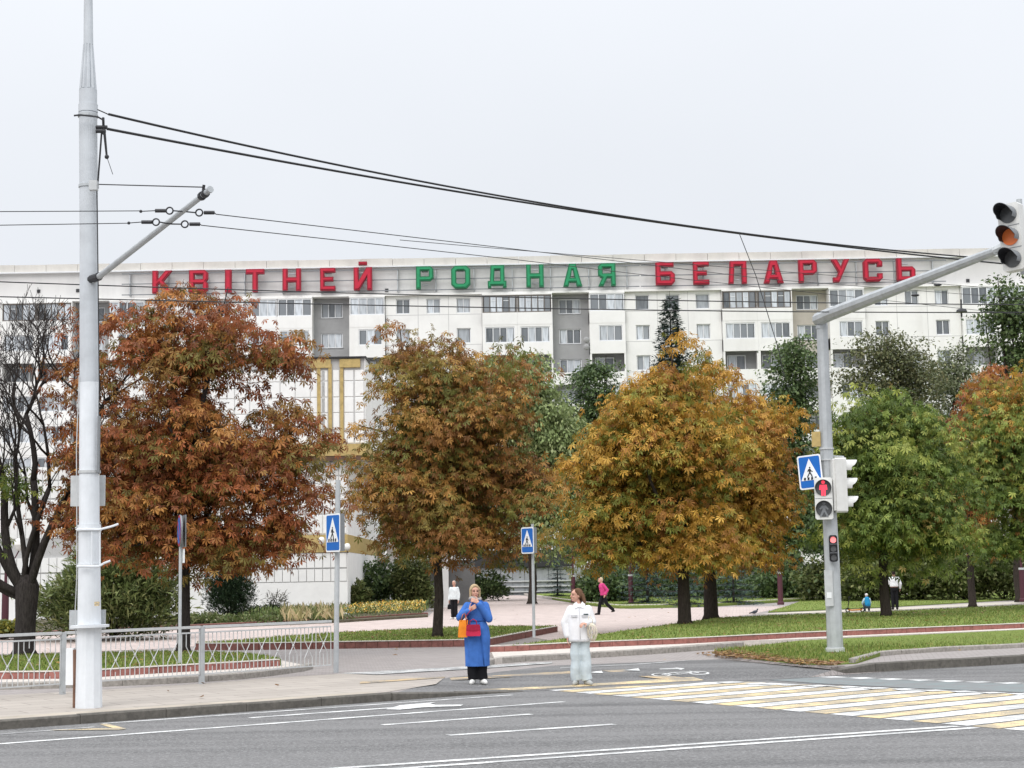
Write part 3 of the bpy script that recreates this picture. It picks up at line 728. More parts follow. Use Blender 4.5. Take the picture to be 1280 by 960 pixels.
for si, S in enumerate(SEC):
    X = lambda d: bxx(394 + d) - bxx(394) + bxx(S)
    old = si in (1, 3, 4); beige = (si == 5)
    wall = MB(); rec = MB(); LG = {nm: MB() for nm in ('B', 'A1', 'A2')}
    for k in range(9):
        wt = row(k); ws = wt - 1.62; zt_top = wt + 0.32 if k == 0 else row(k - 1) - 1.62 - 0.0
        zb = row(k) - 1.62
        # wall with the small windows
        ops = [(X(101), X(118.5)), (X(139), X(156.5)), (X(176.5), X(194))]
        if k == 1: ops = [ops[0], ops[2]] if si % 2 else ops
        a0 = ws + 0.12; a1 = wt - 0.10
        strip(wall, X(88), X(208), YB, YB + 0.3, row(k) - 1.62, a0, a1, row(k) + (ZD - 0.03 - WIN_T0 if k == 0 else PIT - 1.62), ops)
        if 0 < k < NR: MB().bx(X(88.3), X(207.7), YB - .006, YB - .001, row(k) + PIT - 1.62 - .02, row(k) + PIT - 1.62 + .02).build('panel_joint', M['joint'], bld)
        if k < NR:
            for a, b in ops: window(a, b, a0, a1, YB + 0.12, 2 if (k + si) % 4 else 1)
        # loggia B beside the recess, loggias A: projecting parapet, glazing above
        top = row(k) + (ZD - 0.03 - WIN_T0 if k == 0 else PIT - 1.62)
        for (l0, l1, nm) in ((43, 87.5, 'B'), (208.5, 252.3, 'A1'), (252.4, 296, 'A2')):
            x0, x1 = X(l0), X(l1); yf = YB - 0.45; par = LG[nm]; dk = MB()
            par.bx(x0, x1, yf, yf + .22, ws - 1.10, ws + .02) if k < 8 else None
            if k >= 1 and k != 2:
                # masonry loggia with a framed window band
                if k < NR:
                    n = 3 if nm == 'B' else 4; m0 = (x1 - x0) * (0.26 if nm == 'B' else 0.08); m1 = (x1 - x0) * 0.08
                    par.bx(x0, x0 + m0, yf + .02, yf + .2, ws + .02, top - .02); par.bx(x1 - m1, x1, yf + .02, yf + .2, ws + .02, top - .02)
                    par.bx(x0 + m0, x1 - m1, yf + .02, yf + .2, wt - .12, top - .02)
                    window(x0 + m0, x1 - m1, ws + .03, wt - .13, yf + .06, n, sill=False)
                else: par.bx(x0, x1, yf + .02, yf + .2, ws + .02, top - .02)
            elif k == 0:
                om = 'frame_brown' if (old and nm != 'B') else 'frame_white'
                window(x0 + .05, x1 - .05, ws + .03, wt + .02, yf + .06, 5 if om == 'frame_brown' else 4, om, sill=False, transom=(om == 'frame_brown'))
                par.bx(x0, x1, yf + .02, yf + .2, wt + .03, ZD - .025)
            else:
                # open loggia: slab, posts, dark room behind
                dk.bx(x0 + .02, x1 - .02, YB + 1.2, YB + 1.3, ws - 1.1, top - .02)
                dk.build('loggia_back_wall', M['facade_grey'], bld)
                par.bx(x0, x0 + .16, yf + .02, yf + .2, ws + .02, top - .02); par.bx(x1 - .16, x1, yf + .02, yf + .2, ws + .02, top - .02)
                window(x0 + .5, x1 - 1.0, ws - .3, wt - .1, YB + 1.05, 2, sill=False)
            par.bx(x0, x0 + .05, yf + .23, YB + 1.1, ws - 1.1, top - .03)
            par.bx(x1 - .05, x1, yf + .23, YB + 1.1, ws - 1.1, top - .03)
            par.bx(x0 + .06, x1 - .06, yf + .23, YB + 1.1, top - .16, top - .03)
        # recess
        x0, x1 = X(-3.8), X(42.8); a, b = X(5.5), X(33)
        a0 = ws + .0; a1 = wt - .22
        strip(rec, x0, x1, YB + 0.9, YB + 1.15, row(k) - 1.62, a0, a1, top, [(a, b)])
        if k < NR: window(a, b, a0, a1, YB + 1.0, 3)
        if k >= 2: MB().bx(x0 + .01, x1 - .01, YB - .40, YB - .2, ws - 1.1, ws + .0).bx(x0 + .01, x1 - .01, YB - .2, YB + .89, ws - 1.12, ws - .98).build('balcony', M['facade'], bld)
    rec.bx(X(-3.9), X(-3.8) - 0.0, YB - .1, YB + 1.1, 0, ZD - .04)
    MB().bx(X(296.1), X(299 - 4.0), YB - .40, YB + .9, 0, ZD - .03).build('pier', M['facade'], bld)
    wall.build('wall', M['facade'], bld)
    for d_ in (128.5, 166.5): MB().bx(X(d_) - .018, X(d_) + .018, YB - .012, YB - .008, row(5), ZD - .04).build('panel_joint', M['joint'], bld)
    for nm in LG: LG[nm].build('loggia', M['facade'], bld)
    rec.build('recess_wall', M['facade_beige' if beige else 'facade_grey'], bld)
# satellite dishes
for px, py in ((733, 425), (733, 434)):
    c = W(px, py, YB - .6); mb = MB(); mb.lathe([(0.02, .08), (.18, .05), (.28, -.02), (.30, -.02), (.19, .03), (.02, .05)], (0, 0, 0), 14)
    d = thing('satellite_dish', 'white satellite dish at the corner of the grey recess' if py < 430 else 'lower white satellite dish at the corner of the grey recess', 'satellite dish', c)
    me = mb.mesh('dish'); me.transform(Matrix.Rotation(R(100), 4, 'X')); me.materials.append(M['facade_grey']); link('dish', me, d)
    MB().tube([c + Vector((0, .02, 0)), c + Vector((0.0, .62, -.1))], .03, 6).build('bracket', M['galv'], d)
# ground-floor ribbed grey wall behind the plaza
gw = thing('retaining_wall', 'grey ribbed retaining wall at the foot of the apartment block', 'wall', (2, 139.9, 0))
for i in range(9):
    a = W(596, 720, 140).x + i * 1.04; MB().bx(a + .02, a + 1.02, 139.9, 140.4, 0, 2.35).build('wall_panel', rough_mat('ribbed_grey', (0.30, 0.315, 0.33), 0.2, 2) if i == 0 else bpy.data.materials['ribbed_grey'], gw)
for j in range(3):
    MB().bx(W(596, 720, 140).x, W(596, 720, 140).x + 9.36, 139.72, 139.895, .25 + j * .45, .36 + j * .45).build('ledge', M['galv_pale'], gw)
MB().bx(W(594, 720, 140).x, W(716, 720, 140).x, 139.6, 144, 2.42, 3.9).build('fascia', M['dark_metal'], gw)

# ------------------------------------------------------------------ rails and letters
zl = lambda px, py: W(px, py, YB - .8)
rails = thing('sign_rails', 'long dark steel rails carrying the big letters along the roof edge', 'sign frame', (0, YB - .1, zl(640, 350).z))
for py in (-1.0, 12.0, 25.5):
    for a, b in ((150, 800), (802, 1185)):
        A = zl(a, 341 + py - (a - 190) * .01675 + 0.0); B = zl(b, 341 + py - (b - 190) * .01675)
        MB().box(((A.x + B.x) / 2, YB - .12, (A.z + B.z) / 2), ((B - A).length, .06, .085), Matrix.Rotation(-math.atan2(B.z - A.z, B.x - A.x), 3, 'Y')).build('rail', M['sign_back'], rails)
for px in range(160, 1180, 48):
    A = zl(px, 339 - (px - 190) * .01675); B = zl(px, 368 - (px - 190) * .01675)
    MB().bx(A.x - .04, A.x + .04, YB - .08, YB + .35, B.z, A.z).build('bracket', M['galv'], rails)
s = .27
LET = {
 'К': [[[(0, 0), (s, 0), (s, .45), (.35, .53), (.68, 0), (1, 0), (.56, .66), (.98, 1.2), (.66, 1.2), (s, .72), (s, 1.2), (0, 1.2)]]],
 'В': [[[(0, 0), (.82, 0), (.98, .14), (.98, .48), (.88, .6), (.98, .72), (.98, 1.06), (.82, 1.2), (0, 1.2)], [(s, .22), (.72, .22), (.72, .48), (s, .48)], [(s, .71), (.72, .71), (.72, .98), (s, .98)]]],
 'І': [[[(0, 0), (.3, 0), (.3, 1.2), (0, 1.2)]]],
 'Т': [[[(.36, 0), (.64, 0), (.64, .94), (1, .94), (1, 1.2), (0, 1.2), (0, .94), (.36, .94)]]],
 'Н': [[[(0, 0), (s, 0), (s, .48), (.73, .48), (.73, 0), (1, 0), (1, 1.2), (.73, 1.2), (.73, .73), (s, .73), (s, 1.2), (0, 1.2)]]],
 'Е': [[[(0, 0), (.95, 0), (.95, .24), (s, .24), (s, .49), (.82, .49), (.82, .72), (s, .72), (s, .96), (.95, .96), (.95, 1.2), (0, 1.2)]]],
 'Й': [[[(0, 0), (.3, 0), (.73, .72), (.73, 0), (1, 0), (1, 1.2), (.7, 1.2), (s, .48), (s, 1.2), (0, 1.2)]], [[(.27, 1.32), (.73, 1.32), (.73, 1.5), (.27, 1.5)]]],
 'Р': [[[(0, 0), (s, 0), (s, .42), (.82, .42), (1, .58), (1, 1.04), (.84, 1.2), (0, 1.2)], [(s, .66), (.73, .66), (.73, .97), (s, .97)]]],
 'О': [[[(0, .2), (.2, 0), (.8, 0), (1, .2), (1, 1.0), (.8, 1.2), (.2, 1.2), (0, 1.0)], [(s, .3), (.35, .24), (.65, .24), (.73, .3), (.73, .9), (.65, .96), (.35, .96), (s, .9)]]],
 'Д': [[[(-.06, 0), (.16, 0), (.16, .12), (.84, .12), (.84, 0), (1.06, 0), (1.06, .36), (.95, .36), (.95, 1.2), (.12, 1.2), (.06, .36), (-.06, .36)], [(.32, .36), (.68, .36), (.68, .96), (.36, .96)]]],
 'А': [[[(0, 0), (.28, 0), (.34, .22), (.66, .22), (.72, 0), (1, 0), (.68, 1.2), (.32, 1.2)], [(.40, .45), (.60, .45), (.52, .88), (.48, .88)]]],
 'Я': [[[(0, 0), (.3, 0), (.52, .42), (.73, .42), (.73, 0), (1, 0), (1, 1.2), (.18, 1.2), (0, 1.04), (0, .58), (.14, .45), (.22, .42)], [(s, .66), (.73, .66), (.73, .97), (s, .97)]]],
 'Б': [[[(0, 0), (.84, 0), (1, .16), (1, .56), (.84, .72), (s, .72), (s, .96), (.95, .96), (.95, 1.2), (0, 1.2)], [(s, .24), (.73, .24), (.73, .48), (s, .48)]]],
 'Л': [[[(0, 0), (s, 0), (.34, .96), (.73, .96), (.73, 0), (1, 0), (1, 1.2), (.10, 1.2)]]],
 'У': [[[(.08, 0), (.42, 0), (1, 1.2), (.70, 1.2), (.53, .80), (.31, 1.2), (0, 1.2), (.38, .52), (.27, .24), (.08, .24)]]],
 'С': [[[(0, .16), (.16, 0), (.84, 0), (1, .16), (1, .42), (.73, .42), (.73, .24), (s, .24), (s, .96), (.73, .96), (.73, .78), (1, .78), (1, 1.04), (.84, 1.2), (.16, 1.2), (0, 1.04)]]],
 'Ь': [[[(0, 0), (.84, 0), (1, .16), (1, .6), (.84, .76), (s, .76), (s, 1.2), (0, 1.2)], [(s, .24), (.73, .24), (.73, .52), (s, .52)]]],
}
def inset(lp, d):
    n = len(lp); out = []
    ar = sum(lp[i][0] * lp[(i + 1) % n][1] - lp[(i + 1) % n][0] * lp[i][1] for i in range(n)); sg = 1 if ar > 0 else -1
    for i in range(n):
        p0, p1, p2 = Vector(lp[i - 1]), Vector(lp[i]), Vector(lp[(i + 1) % n])
        e1 = (p1 - p0).normalized(); e2 = (p2 - p1).normalized(); n1 = Vector((-e1.y, e1.x)) * sg; n2 = Vector((-e2.y, e2.x)) * sg
        b = n1 + n2
        k = d / max(0.35, (1 + n1.dot(n2))); q = p1 + b * k; out.append((q.x, q.y))
    return out
ORD = ['first', 'second', 'third', 'fourth', 'fifth', 'sixth', 'seventh', 'eighth']
WORDS = [('КВІТНЕЙ', 'red', [(190, 215), (236, 260), (281, 289), (307, 330), (353, 376), (400, 420), (442, 465)]),
         ('РОДНАЯ', 'green', [(520, 542), (564, 588), (611, 632), (658, 680), (704, 728), (748, 770)]),
         ('БЕЛАРУСЬ', 'red', [(820, 844), (867, 888), (911, 934), (955, 980), (999, 1022), (1040, 1063), (1080, 1104), (1122, 1145)])]
for (word, colr, xs), wname in zip(WORDS, ('first red', 'green middle', 'last long red')):
    for i, (ch, (xa, xb)) in enumerate(zip(word, xs)):
        A = zl(xa, 366.8 - ((xa + xb) / 2 - 190) * .01675); B = zl(xb, 366.8 - ((xa + xb) / 2 - 190) * .01675)
        hgt_ = 28.6 * PXM / 1.2
        wid = (B.x - A.x) / (.3 if ch == 'І' else 1.0)
        t = thing('sign_letter', f'{colr} block letter {ch}, {ORD[i]} letter of the {wname} word on the roof edge', 'sign letter', (A.x, YB - .8, A.z), f'{colr} letters of the {wname} word')
        mb = MB(); fc = MB()
        for loops in LET[ch]:
            mb.prism(loops, lambda x, y, d: (A.x + x * wid, YB - .80 + d, A.z + y * hgt_), 0.42)
            try:
                il = [inset(loops[0], .07)] + [inset(h, -.055) for h in loops[1:]]
                fc.prism(il, lambda x, y, d: (A.x + x * wid, YB - .86 + d, A.z + y * hgt_), 0.055)
            except Exception: pass
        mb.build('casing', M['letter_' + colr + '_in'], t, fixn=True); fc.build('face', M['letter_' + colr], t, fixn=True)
        for q in (.25, .95):
            cx = A.x + (B.x - A.x) * .5; zz = A.z + hgt_ * q; MB().bx(cx - .3, cx + .3, YB - .378, YB - .17, zz - .05, zz + .05).build('mount', M['galv'], t)

# ------------------------------------------------------------------ white panelled building with gold bands
YW = 75.0
wx = lambda px: W(px, 600, YW).x
wz = lambda py: W(430, py, YW).z
hall = thing('panelled_building', 'white building clad in square panels with ochre bands and stripes', 'building', (wx(433), YW, 0))
xr, xl, xu = wx(433), wx(-220), wx(457)
MB().bx(xl, xr, YW + .06, YW + 18, 0, wz(577)).build('lower_wall', M['joint'], hall)
MB().bx(wx(96), xu, YW - .24, YW + 17, wz(576.5), wz(449)).build('upper_wall', M['joint'], hall)
MB().bx(wx(94), xu + .1, YW - .42, YW + 17.1, wz(449) + .01, wz(447)).build('roof_edge', M['dark_metal'], hall)
MB().bx(xl, xr + .03, YW - .0, YW + 18.03, 0, wz(727)).build('plinth', M['panel'], hall)
MB().bx(wx(140), xr + .04, YW - .05, YW + 18.05, wz(690), wz(668)).build('gold_band', M['gold'], hall)
MB().bx(wx(90), xu + .06, YW - .5, YW + 17.05, wz(570.5), wz(556)).build('gold_band', M['gold'], hall)
MB().bx(wx(91), xu + .03, YW - .47, YW + 17.02, wz(576.4), wz(570.6)).build('soffit_band', M['brown_band'], hall)
MB().bx(xr, xr + .028, YW + .061, YW + 17.99, wz(727) + .003, wz(690) - .003).build('side_wall', M['panel'], hall)
MB().bx(xr, xr + .028, YW + .061, YW + 17.99, wz(668) + .003, wz(577)).build('side_wall', M['panel'], hall)
MB().bx(xu, xu + .028, YW - .239, YW + 16.99, wz(556) + .003, wz(449)).build('side_wall', M['panel'], hall)
# square panels above
cw = wx(19.0) - wx(0); pm_ = {}
def pmesh(w, h, d, mat, bev=.02):
    k = (round(w, 3), round(h, 3), round(d, 3), mat)
    if k not in pm_:
        mb = MB(); b = bev
        V = [(-w / 2, 0, -h / 2), (w / 2, 0, -h / 2), (w / 2, 0, h / 2), (-w / 2, 0, h / 2), (-w / 2 + b, -d, -h / 2 + b), (w / 2 - b, -d, -h / 2 + b), (w / 2 - b, -d, h / 2 - b), (-w / 2 + b, -d, h / 2 - b)]
        mb.add(V, [(4, 5, 6, 7), (0, 1, 5, 4), (1, 2, 6, 5), (2, 3, 7, 6), (3, 0, 4, 7)])
        me = mb.mesh('panel'); me.materials.append(M[mat]); pm_[k] = me
    return pm_[k]
zs_ = [wz(v) for v in (555, 537, 516.5, 497, 477, 463)]
stripes = [399.8, 414, 428.5]
x = wx(104)
while x < wx(396) - .1:
    for j in range(5):
        h = zs_[j + 1] - zs_[j]
        link('panel', pmesh(cw - .028, h - .028, .03, 'panel'), hall, (x + cw / 2 - hall.location.x, -.2401, (zs_[j] + zs_[j + 1]) / 2))
    x += cw
nar = [(402.5, 411.5), (417, 426), (431, 443.5), (444.5, 456.5)]
for a, b in nar:
    for j in range(5):
        h = zs_[j + 1] - zs_[j]; w_ = wx(b) - wx(a)
        link('panel', pmesh(w_ - .03, h - .032, .03, 'panel'), hall, ((wx(a) + wx(b)) / 2 - hall.location.x, -.2401, (zs_[j] + zs_[j + 1]) / 2))
for sx in stripes: MB().bx(wx(sx - 2.1), wx(sx + 2.1), YW - .33, YW - .241, wz(555), wz(456)).build('gold_stripe', M['gold'], hall)
for a, b in ((389, 415), (426, 452)): MB().bx(wx(a), wx(b), YW - .36, YW - .241, wz(460.5), wz(450)).build('gold_capital', M['gold'], hall)
# ribbed panels below: tall narrow pieces in rows
rows_ = [(577.5, 594), (595, 617), (618.5, 642), (643, 667)]
cw2 = wx(10.0) - wx(0)
x = xr - cw2
cnt = 0
while x > wx(-30):
    for j, (t_, b_) in enumerate(rows_):
        h = wz(t_) - wz(b_)
        if cnt < 290: link('panel', pmesh(cw2 - .028, h - .028, .03, 'panel'), hall, (x + cw2 / 2 - hall.location.x, .0599, (wz(t_) + wz(b_)) / 2)); cnt += 1
    x -= cw2
low = MB(); x = xr - cw2
while x > wx(-30):
    for t_, b_ in ((690.5, 709.5), (710.5, 726.5)):
        c = (x + cw2 / 2, YW + .03, (wz(t_) + wz(b_)) / 2); low.box(c, (cw2 - .032, .06, wz(t_) - wz(b_) - .032))
    x -= cw2
tag(low.build('low_panels', M['panel'], hall), None, None, kind='stuff')
# relief arcs on the ribbed panels
for px, py in ((400, 582), (420, 582), (400, 605), (380, 605), (360, 630), (340, 652)):
    c = W(px, py, YW); P = [(c.x + .16 * math.cos(a), YW - .0, c.z + .2 * math.sin(a)) for a in np.linspace(-1.9, 1.9, 9)]
    MB().tube(P, .025, 5).build('relief_arc', M['galv_pale'], hall)
# entrance canopy with columns beside the white building
can = thing('entrance_canopy', 'white entrance canopy on a square column beside the white panelled building', 'canopy', (W(470, 690, 92).x, 92, 0))
MB().bx(W(436, 680, 92).x, W(560, 680, 92).x, 90.5, 97, W(470, 684, 92).z, W(470, 672, 92).z).build('roof', M['panel'], can)
for px in (490, 556): MB().bx(W(px - 5.5, 700, 92).x, W(px + 4.5, 700, 92).x, 91.5, 91.95, 0, W(470, 684.2, 92).z).build('column', M['panel'], can)
MB().bx(W(500, 680, 92).x, W(590, 680, 92).x, 97.2, 97.5, 0, 2.3).build('back_wall', rough_mat('grey_render', (.17, .17, .17), .2, 1.5), can)
# ------------------------------------------------------------------ street furniture
def rz(a): return Matrix.Rotation(a, 3, 'Z')
def placed(mb, name, mat, parent, loc, yaw, smooth=False, fixn=False, tilt=0.0):
    """mesh made in a local frame whose front looks along -Y; loc is relative to the parent"""
    me = mb.mesh(name, smooth)
    if fixn:
        b = bmesh.new(); b.from_mesh(me); bmesh.ops.recalc_face_normals(b, faces=b.faces); b.to_mesh(me); b.free()
    me.transform(Matrix.Rotation(yaw, 4, 'Z') @ Matrix.Rotation(tilt, 4, 'Y'))
    me.materials.append(mat); o = link(name, me, parent, loc); return o
YAWROAD = -R(56)

# tram/trolley pole
PB = G(111, 885, 0.0); YP = PB.y
def PX(px, py, Y=None): return W(px, py, YP if Y is None else Y)
pole = thing('trolley_pole', 'tall white painted trolleybus pole standing at the kerb in front of the railing', 'pole', PB)
def shaft(ys, n=16, dy=0.0):
    pts, rr = [], []
    for py, xa, xb in ys:
        p = PX((xa + xb) / 2, py); pts.append(p); rr.append((PX(xb, py) - PX(xa, py)).length / 2)
    return pts, rr
def sh(name, ys, mat, n=28, smooth=True):
    p, r_ = shaft(ys); return MB().tube(p, r_, n).build(name, mat, pole, smooth=False)
p_, r_ = shaft([(886, 95.3, 128.2), (784.5, 96.5, 126.5)]); MB().tube([PB + Vector((0, 0, -.02))] + p_[1:], r_, 10).build('plinth', M['pole_paint'], pole)
p_, r_ = shaft([(784.3, 88.5, 136), (781.2, 88.5, 136)]); MB().tube(p_, r_, 24).build('flange', M['pole_paint'], pole)
sh('lower_shaft', [(781, 97.2, 126), (662, 98.5, 124.5)], M['pole_paint'])
sh('lower_shaft', [(661.8, 97.0, 126), (656, 97.0, 126)], M['pole_paint'])
sh('lower_shaft', [(655.8, 99, 124.2), (480, 99.6, 123.4), (478, 99.6, 123.4)], M['pole_paint'])
sh('upper_shaft', [(477.8, 99.8, 123), (300, 99.9, 122.4), (141, 99, 121.2)], M['pole_concrete'])
sh('collar', [(140.8, 98.4, 122.0), (131, 98.4, 122.0)], M['pole_concrete'])
sh('collar', [(130.8, 99.2, 121.0), (112.5, 99.2, 121.0)], M['pole_concrete'])
# fluted cone and mast
for k in range(10):
    a = 2 * math.pi * k / 10; c0, c1 = PX(110, 112), PX(110.3, 56); ra, rb = (PX(120.5, 112) - PX(99.6, 112)).length / 2, (PX(116.6, 56) - PX(104.4, 56)).length / 2
    o0 = Vector((math.cos(a), math.sin(a), 0)); MB().tube([c0 + o0 * ra * .78, c1 + o0 * rb * .78], [ra * .27, rb * .27], 6).build('flute', M['pole_concrete'], pole)
MB().tube([PX(110, 112), PX(110.3, 56)], [(PX(120.5, 112) - PX(99.6, 112)).length / 2 * .8, (PX(116.6, 56) - PX(104.4, 56)).length / 2 * .8], 14).build('cone', M['sign_back'], pole)
sh('mast', [(56, 104.6, 116.4), (0, 105, 115.6), (-120, 105.6, 115)], M['pole_concrete'])
b0 = (PX(122, 131) - PX(98, 131)).length / 2
# steel straps, bracket, boxes
def strap(py, xa, xb, mat='galv_pale'):
    c = PX((xa + xb) / 2, py); rr = (PX(xb, py) - PX(xa, py)).length / 2
    MB().lathe([(rr, -.02), (rr + .012, -.02), (rr + .012, .02), (rr, .02)], tuple(c), 20).build('strap', M[mat], pole)
strap(662, 97.5, 125.6, 'pole_paint'); strap(706, 97.5, 125.6, 'pole_paint'); strap(145, 98.6, 121.4, 'galv'); strap(233, 99.4, 122.4, 'galv'); strap(590, 99, 124.6)
for py, L_ in ((662, 148), (708, 138)):
    MB().tube([PX(96, py, YP - .22), PX(124, py, YP - .24), PX(L_ - 8, py - 4, YP - .24), PX(L_, py - 7, YP - .22)], .016, 6).build('bracket_rod', M['pole_paint'], pole)
for x_ in (115, 125): MB().tube([PX(x_, 664, YP - .22), PX(x_, 707, YP - .22)], .011, 6).build('bracket_rod', M['pole_paint'], pole)
def pbox(name, xa, xb, ya, yb, yc, dep, mat, parent=pole):
    A = PX(xa, yb, yc); B = PX(xb, ya, yc); return MB().bx(A.x, B.x, yc - dep / 2, yc + dep / 2, A.z, B.z).build(name, M[mat], parent)
pbox('board', 88.5, 131.5, 594, 633, YP + .26, .05, 'galv_pale'); pbox('board', 87, 132, 762, 787, YP + .26, .05, 'galv')
pbox('junction_box', 83.5, 93.5, 810, 856, YP + .05, .14, 'sign_white')
MB().tube([PX(93.5, 884.5, YP), PX(93.8, 850, YP), PX(93.6, 812, YP)], .032, 8).build('conduit', M['rust'], pole)
MB().tube([PX(95, 812, YP), PX(94, 760, YP - .05), PX(96, 720, YP - .12), PX(96, 660, YP - .1), PX(95.5, 560, YP - .1), PX(99, 470, YP - .1)], .008, 5).build('cable', M['galv_pale'], pole)
pbox('cable_guard', 121.6, 125.4, 520, 591, YP - .1, .05, 'sign_back')
pbox('sticker', 118, 124.5, 752, 757.5, YP - .222, .004, 'yellow_paint')
MB().tube([PX(123, 592, YP - .1), PX(124, 480, YP - .1), PX(122, 300, YP - .12), PX(121, 235, YP - .12)], .009, 5).build('cable', M['wire'], pole)
# cross-bar and drop cables under the collar
MB().tube([PX(92.5, 144.5, YP - .26), PX(100, 143.6, YP - .26), PX(122, 146, YP - .26), PX(129, 150, YP - .2), PX(130, 160, YP - .1)], .014, 6).build('cross_bar', M['dark_metal'], pole)
for (xa, ya), (xb, yb), rr in (((120, 159), (134, 159), .03), ((120, 164), (132, 164), .03), ((129, 147), (129.6, 168), .02)):
    MB().tube([PX(xa, ya, YP - .12), PX(xb, yb, YP - .12)], rr, 8).build('clamp', M['dark_metal'], pole)
MB().tube([PX(127, 166, YP - .12), PX(124.5, 200, YP - .14), PX(122, 232, YP - .14)], .014, 6).build('drop_cable', M['wire'], pole)
MB().tube([PX(130, 160, YP - .12), PX(133.5, 196, YP - .12)], [.022, .016], 6).build('drop_cable', M['wire'], pole)
MB().tube([PX(133.5, 196, YP - .12), PX(141, 218, YP - .12)], .005, 5).build('drop_cable', M['wire'], pole)
MB().ball(PX(133.5, 196, YP - .12), .035, 8, 6).build('clamp', M['dark_metal'], pole)
# bracket arm over the road: leaves the pole square to the kerb
A0 = PX(112, 352); LARM = 4.15
def arm_at(px, py):       # point of the arm's vertical plane seen at a pixel
    d = ray(px, py); n = Vector((-KN.y, KN.x, 0)); t = n.dot(A0 - CAM) / n.dot(d); return CAM + d * t
A1 = arm_at(262, 237.5); A0b = arm_at(117, 351)
MB().tube([A0b, A1], [.046, .038], 12).build('arm', M['galv'], pole)
MB().tube([A1, A1 + (A1 - A0b).normalized() * .03], .046, 12).build('arm_cap', M['galv'], pole)
MB().tube([A0b + Vector((-.12, .1, .02)), A0b + (A1 - A0b).normalized() * .2], .062, 10).build('arm_socket', M['dark_metal'], pole)
for t_ in (.935, .96): 
    q = A0b.lerp(A1, t_); MB().tube([q, q + (A1 - A0b).normalized() * .05], .058, 10).build('arm_clamp', M['dark_metal'], pole)
MB().tube([A0b.lerp(A1, .95) + Vector((0, 0, .05)), arm_at(255, 231)], .02, 6).build('arm_clamp', M['dark_metal'], pole)
MB().tube([PX(123, 230.5, YP - .05), arm_at(254, 234)], .009, 5).build('stay_rod', M['wire'], pole)
pbox('stay_clamp', 112, 122, 226, 238, YP - .26, .1, 'galv_pale')

# overhead wires
def sagged(pts, n=14):
    out = []
    for i in range(len(pts) - 1):
        for k in range(n): out.append(pts[i].lerp(pts[i + 1], k / n))
    return out + [pts[-1]]
def wire(label, P, r_, mat='wire', parts=None):
    t = thing('overhead_wire', label, 'wire', P[len(P) // 2]); MB().tube(P, r_, 5).build('cable', M[mat], t); return t
def smoothpx(px, Ys, n=40):
    xs = [p[0] for p in px]; c = np.polyfit(xs, [p[1] for p in px], min(3, len(px) - 1)); X = np.linspace(xs[0], xs[-1], n)
    Yd = np.interp(X, [xs[0], xs[-1]], Ys); return [W(float(x), float(np.polyval(c, x)), float(y)) for x, y in zip(X, Yd)]
wire('thick upper black cable sagging from the pole collar down to the right', smoothpx([(136, 143), (320, 184), (480, 218), (640, 248), (800, 273), (925, 291.5), (1100, 311), (1225, 322.5)], (YP, 40)), .020)
wire('thick lower black cable sagging from the pole clamp down to the right', smoothpx([(134, 161), (320, 196), (480, 224.5), (640, 250), (800, 274.5), (925, 293), (1100, 313), (1300, 334)], (YP, 42)), .022)
wire('short black lead from the pole collar up to the thick cable', [PX(122, 137, YP - .2), PX(130, 140.5, YP - .1), PX(136, 143.3)], .009)
def rowire(label, left, mid, right_px, ins):
    d = ray(*mid); P = arm_at(*mid)
    t = thing('trolley_wire', label, 'wire', P)
    Lp = [W(left[0] - 300, left[1] + (1 if True else 0), P.y - 6), W(*left, P.y - 4.2), W(*ins[0], P.y - .25)]
    MB().tube([W(left[0] - 300, left[1] - .5, P.y - 1.0), W(*left, P.y - .8), W(*ins[0], P.y - .2)], .006, 5).build('cable', M['wire'], t)
    Rr = W(*ins[-1], P.y + .3)
    far_ = [W(a, b, y) for a, b, y in right_px]
    MB().tube([Rr] + far_, .007, 5).build('cable', M['wire'], t)
    # insulators: a rod, a ring and a small ribbed link on either side of the arm
    for sgn, (xa, xb, xr_, y_) in ((1, ins[1]), (-1, ins[2])):
        MB().tube([W(xa, y_, P.y), W(xb, y_, P.y)], .026, 8).build('insulator', M['dark_metal'], t)
        c = W(xr_, y_, P.y); rr = .046
        MB().tube([c + Vector((rr * math.cos(a), 0, rr * math.sin(a))) for a in np.linspace(0, 2 * math.pi, 17)], .011, 6).build('ring', M['dark_metal'], t)
        MB().tube([W(xr_ + (4.5 if sgn > 0 else -4.5), y_, P.y), P], .010, 5).build('link', M['dark_metal'], t)
    MB().tube([W(*ins[3], P.y - .2), W(ins[1][0], ins[1][3], P.y)], .007, 5).build('cable', M['wire'], t)
    MB().tube([W(ins[2][1], ins[2][3], P.y), Rr], .007, 5).build('cable', M['wire'], t)
    MB().ball(W(*ins[3], P.y - .2), .022, 8, 6).build('bead', M['dark_metal'], t)
rowire('upper thin trolley wire with ring insulators through the bracket arm', (0, 264.5), (231, 264.5), [(760, 325, 30), (960, 349, 36), (1300, 375, 44)], [(176, 263.6), (194, 208, 212, 263.4), (255, 268, 249, 265.8), (176, 264.2), (270, 267.8)])
rowire('lower thin trolley wire with ring insulators through the bracket arm', (0, 281.5), (213, 280), [(640, 324, 28), (800, 343, 33), (1300, 396, 46)], [(161, 279), (177, 190, 195, 277.6), (237, 250, 231, 280.2), (161, 278.8), (252, 281.6)])
wire('thin dark wire crossing the whole facade just under the letters', smoothpx([(-40, 351), (0, 352), (320, 363), (430, 366.5), (640, 371), (960, 377.8), (1320, 381)], (30, 34)), .012)
wire('thin dark wire crossing the facade at the top window row', smoothpx([(-40, 370), (0, 371), (320, 378), (640, 385.5), (960, 389), (1320, 390.5)], (30, 34)), .012)
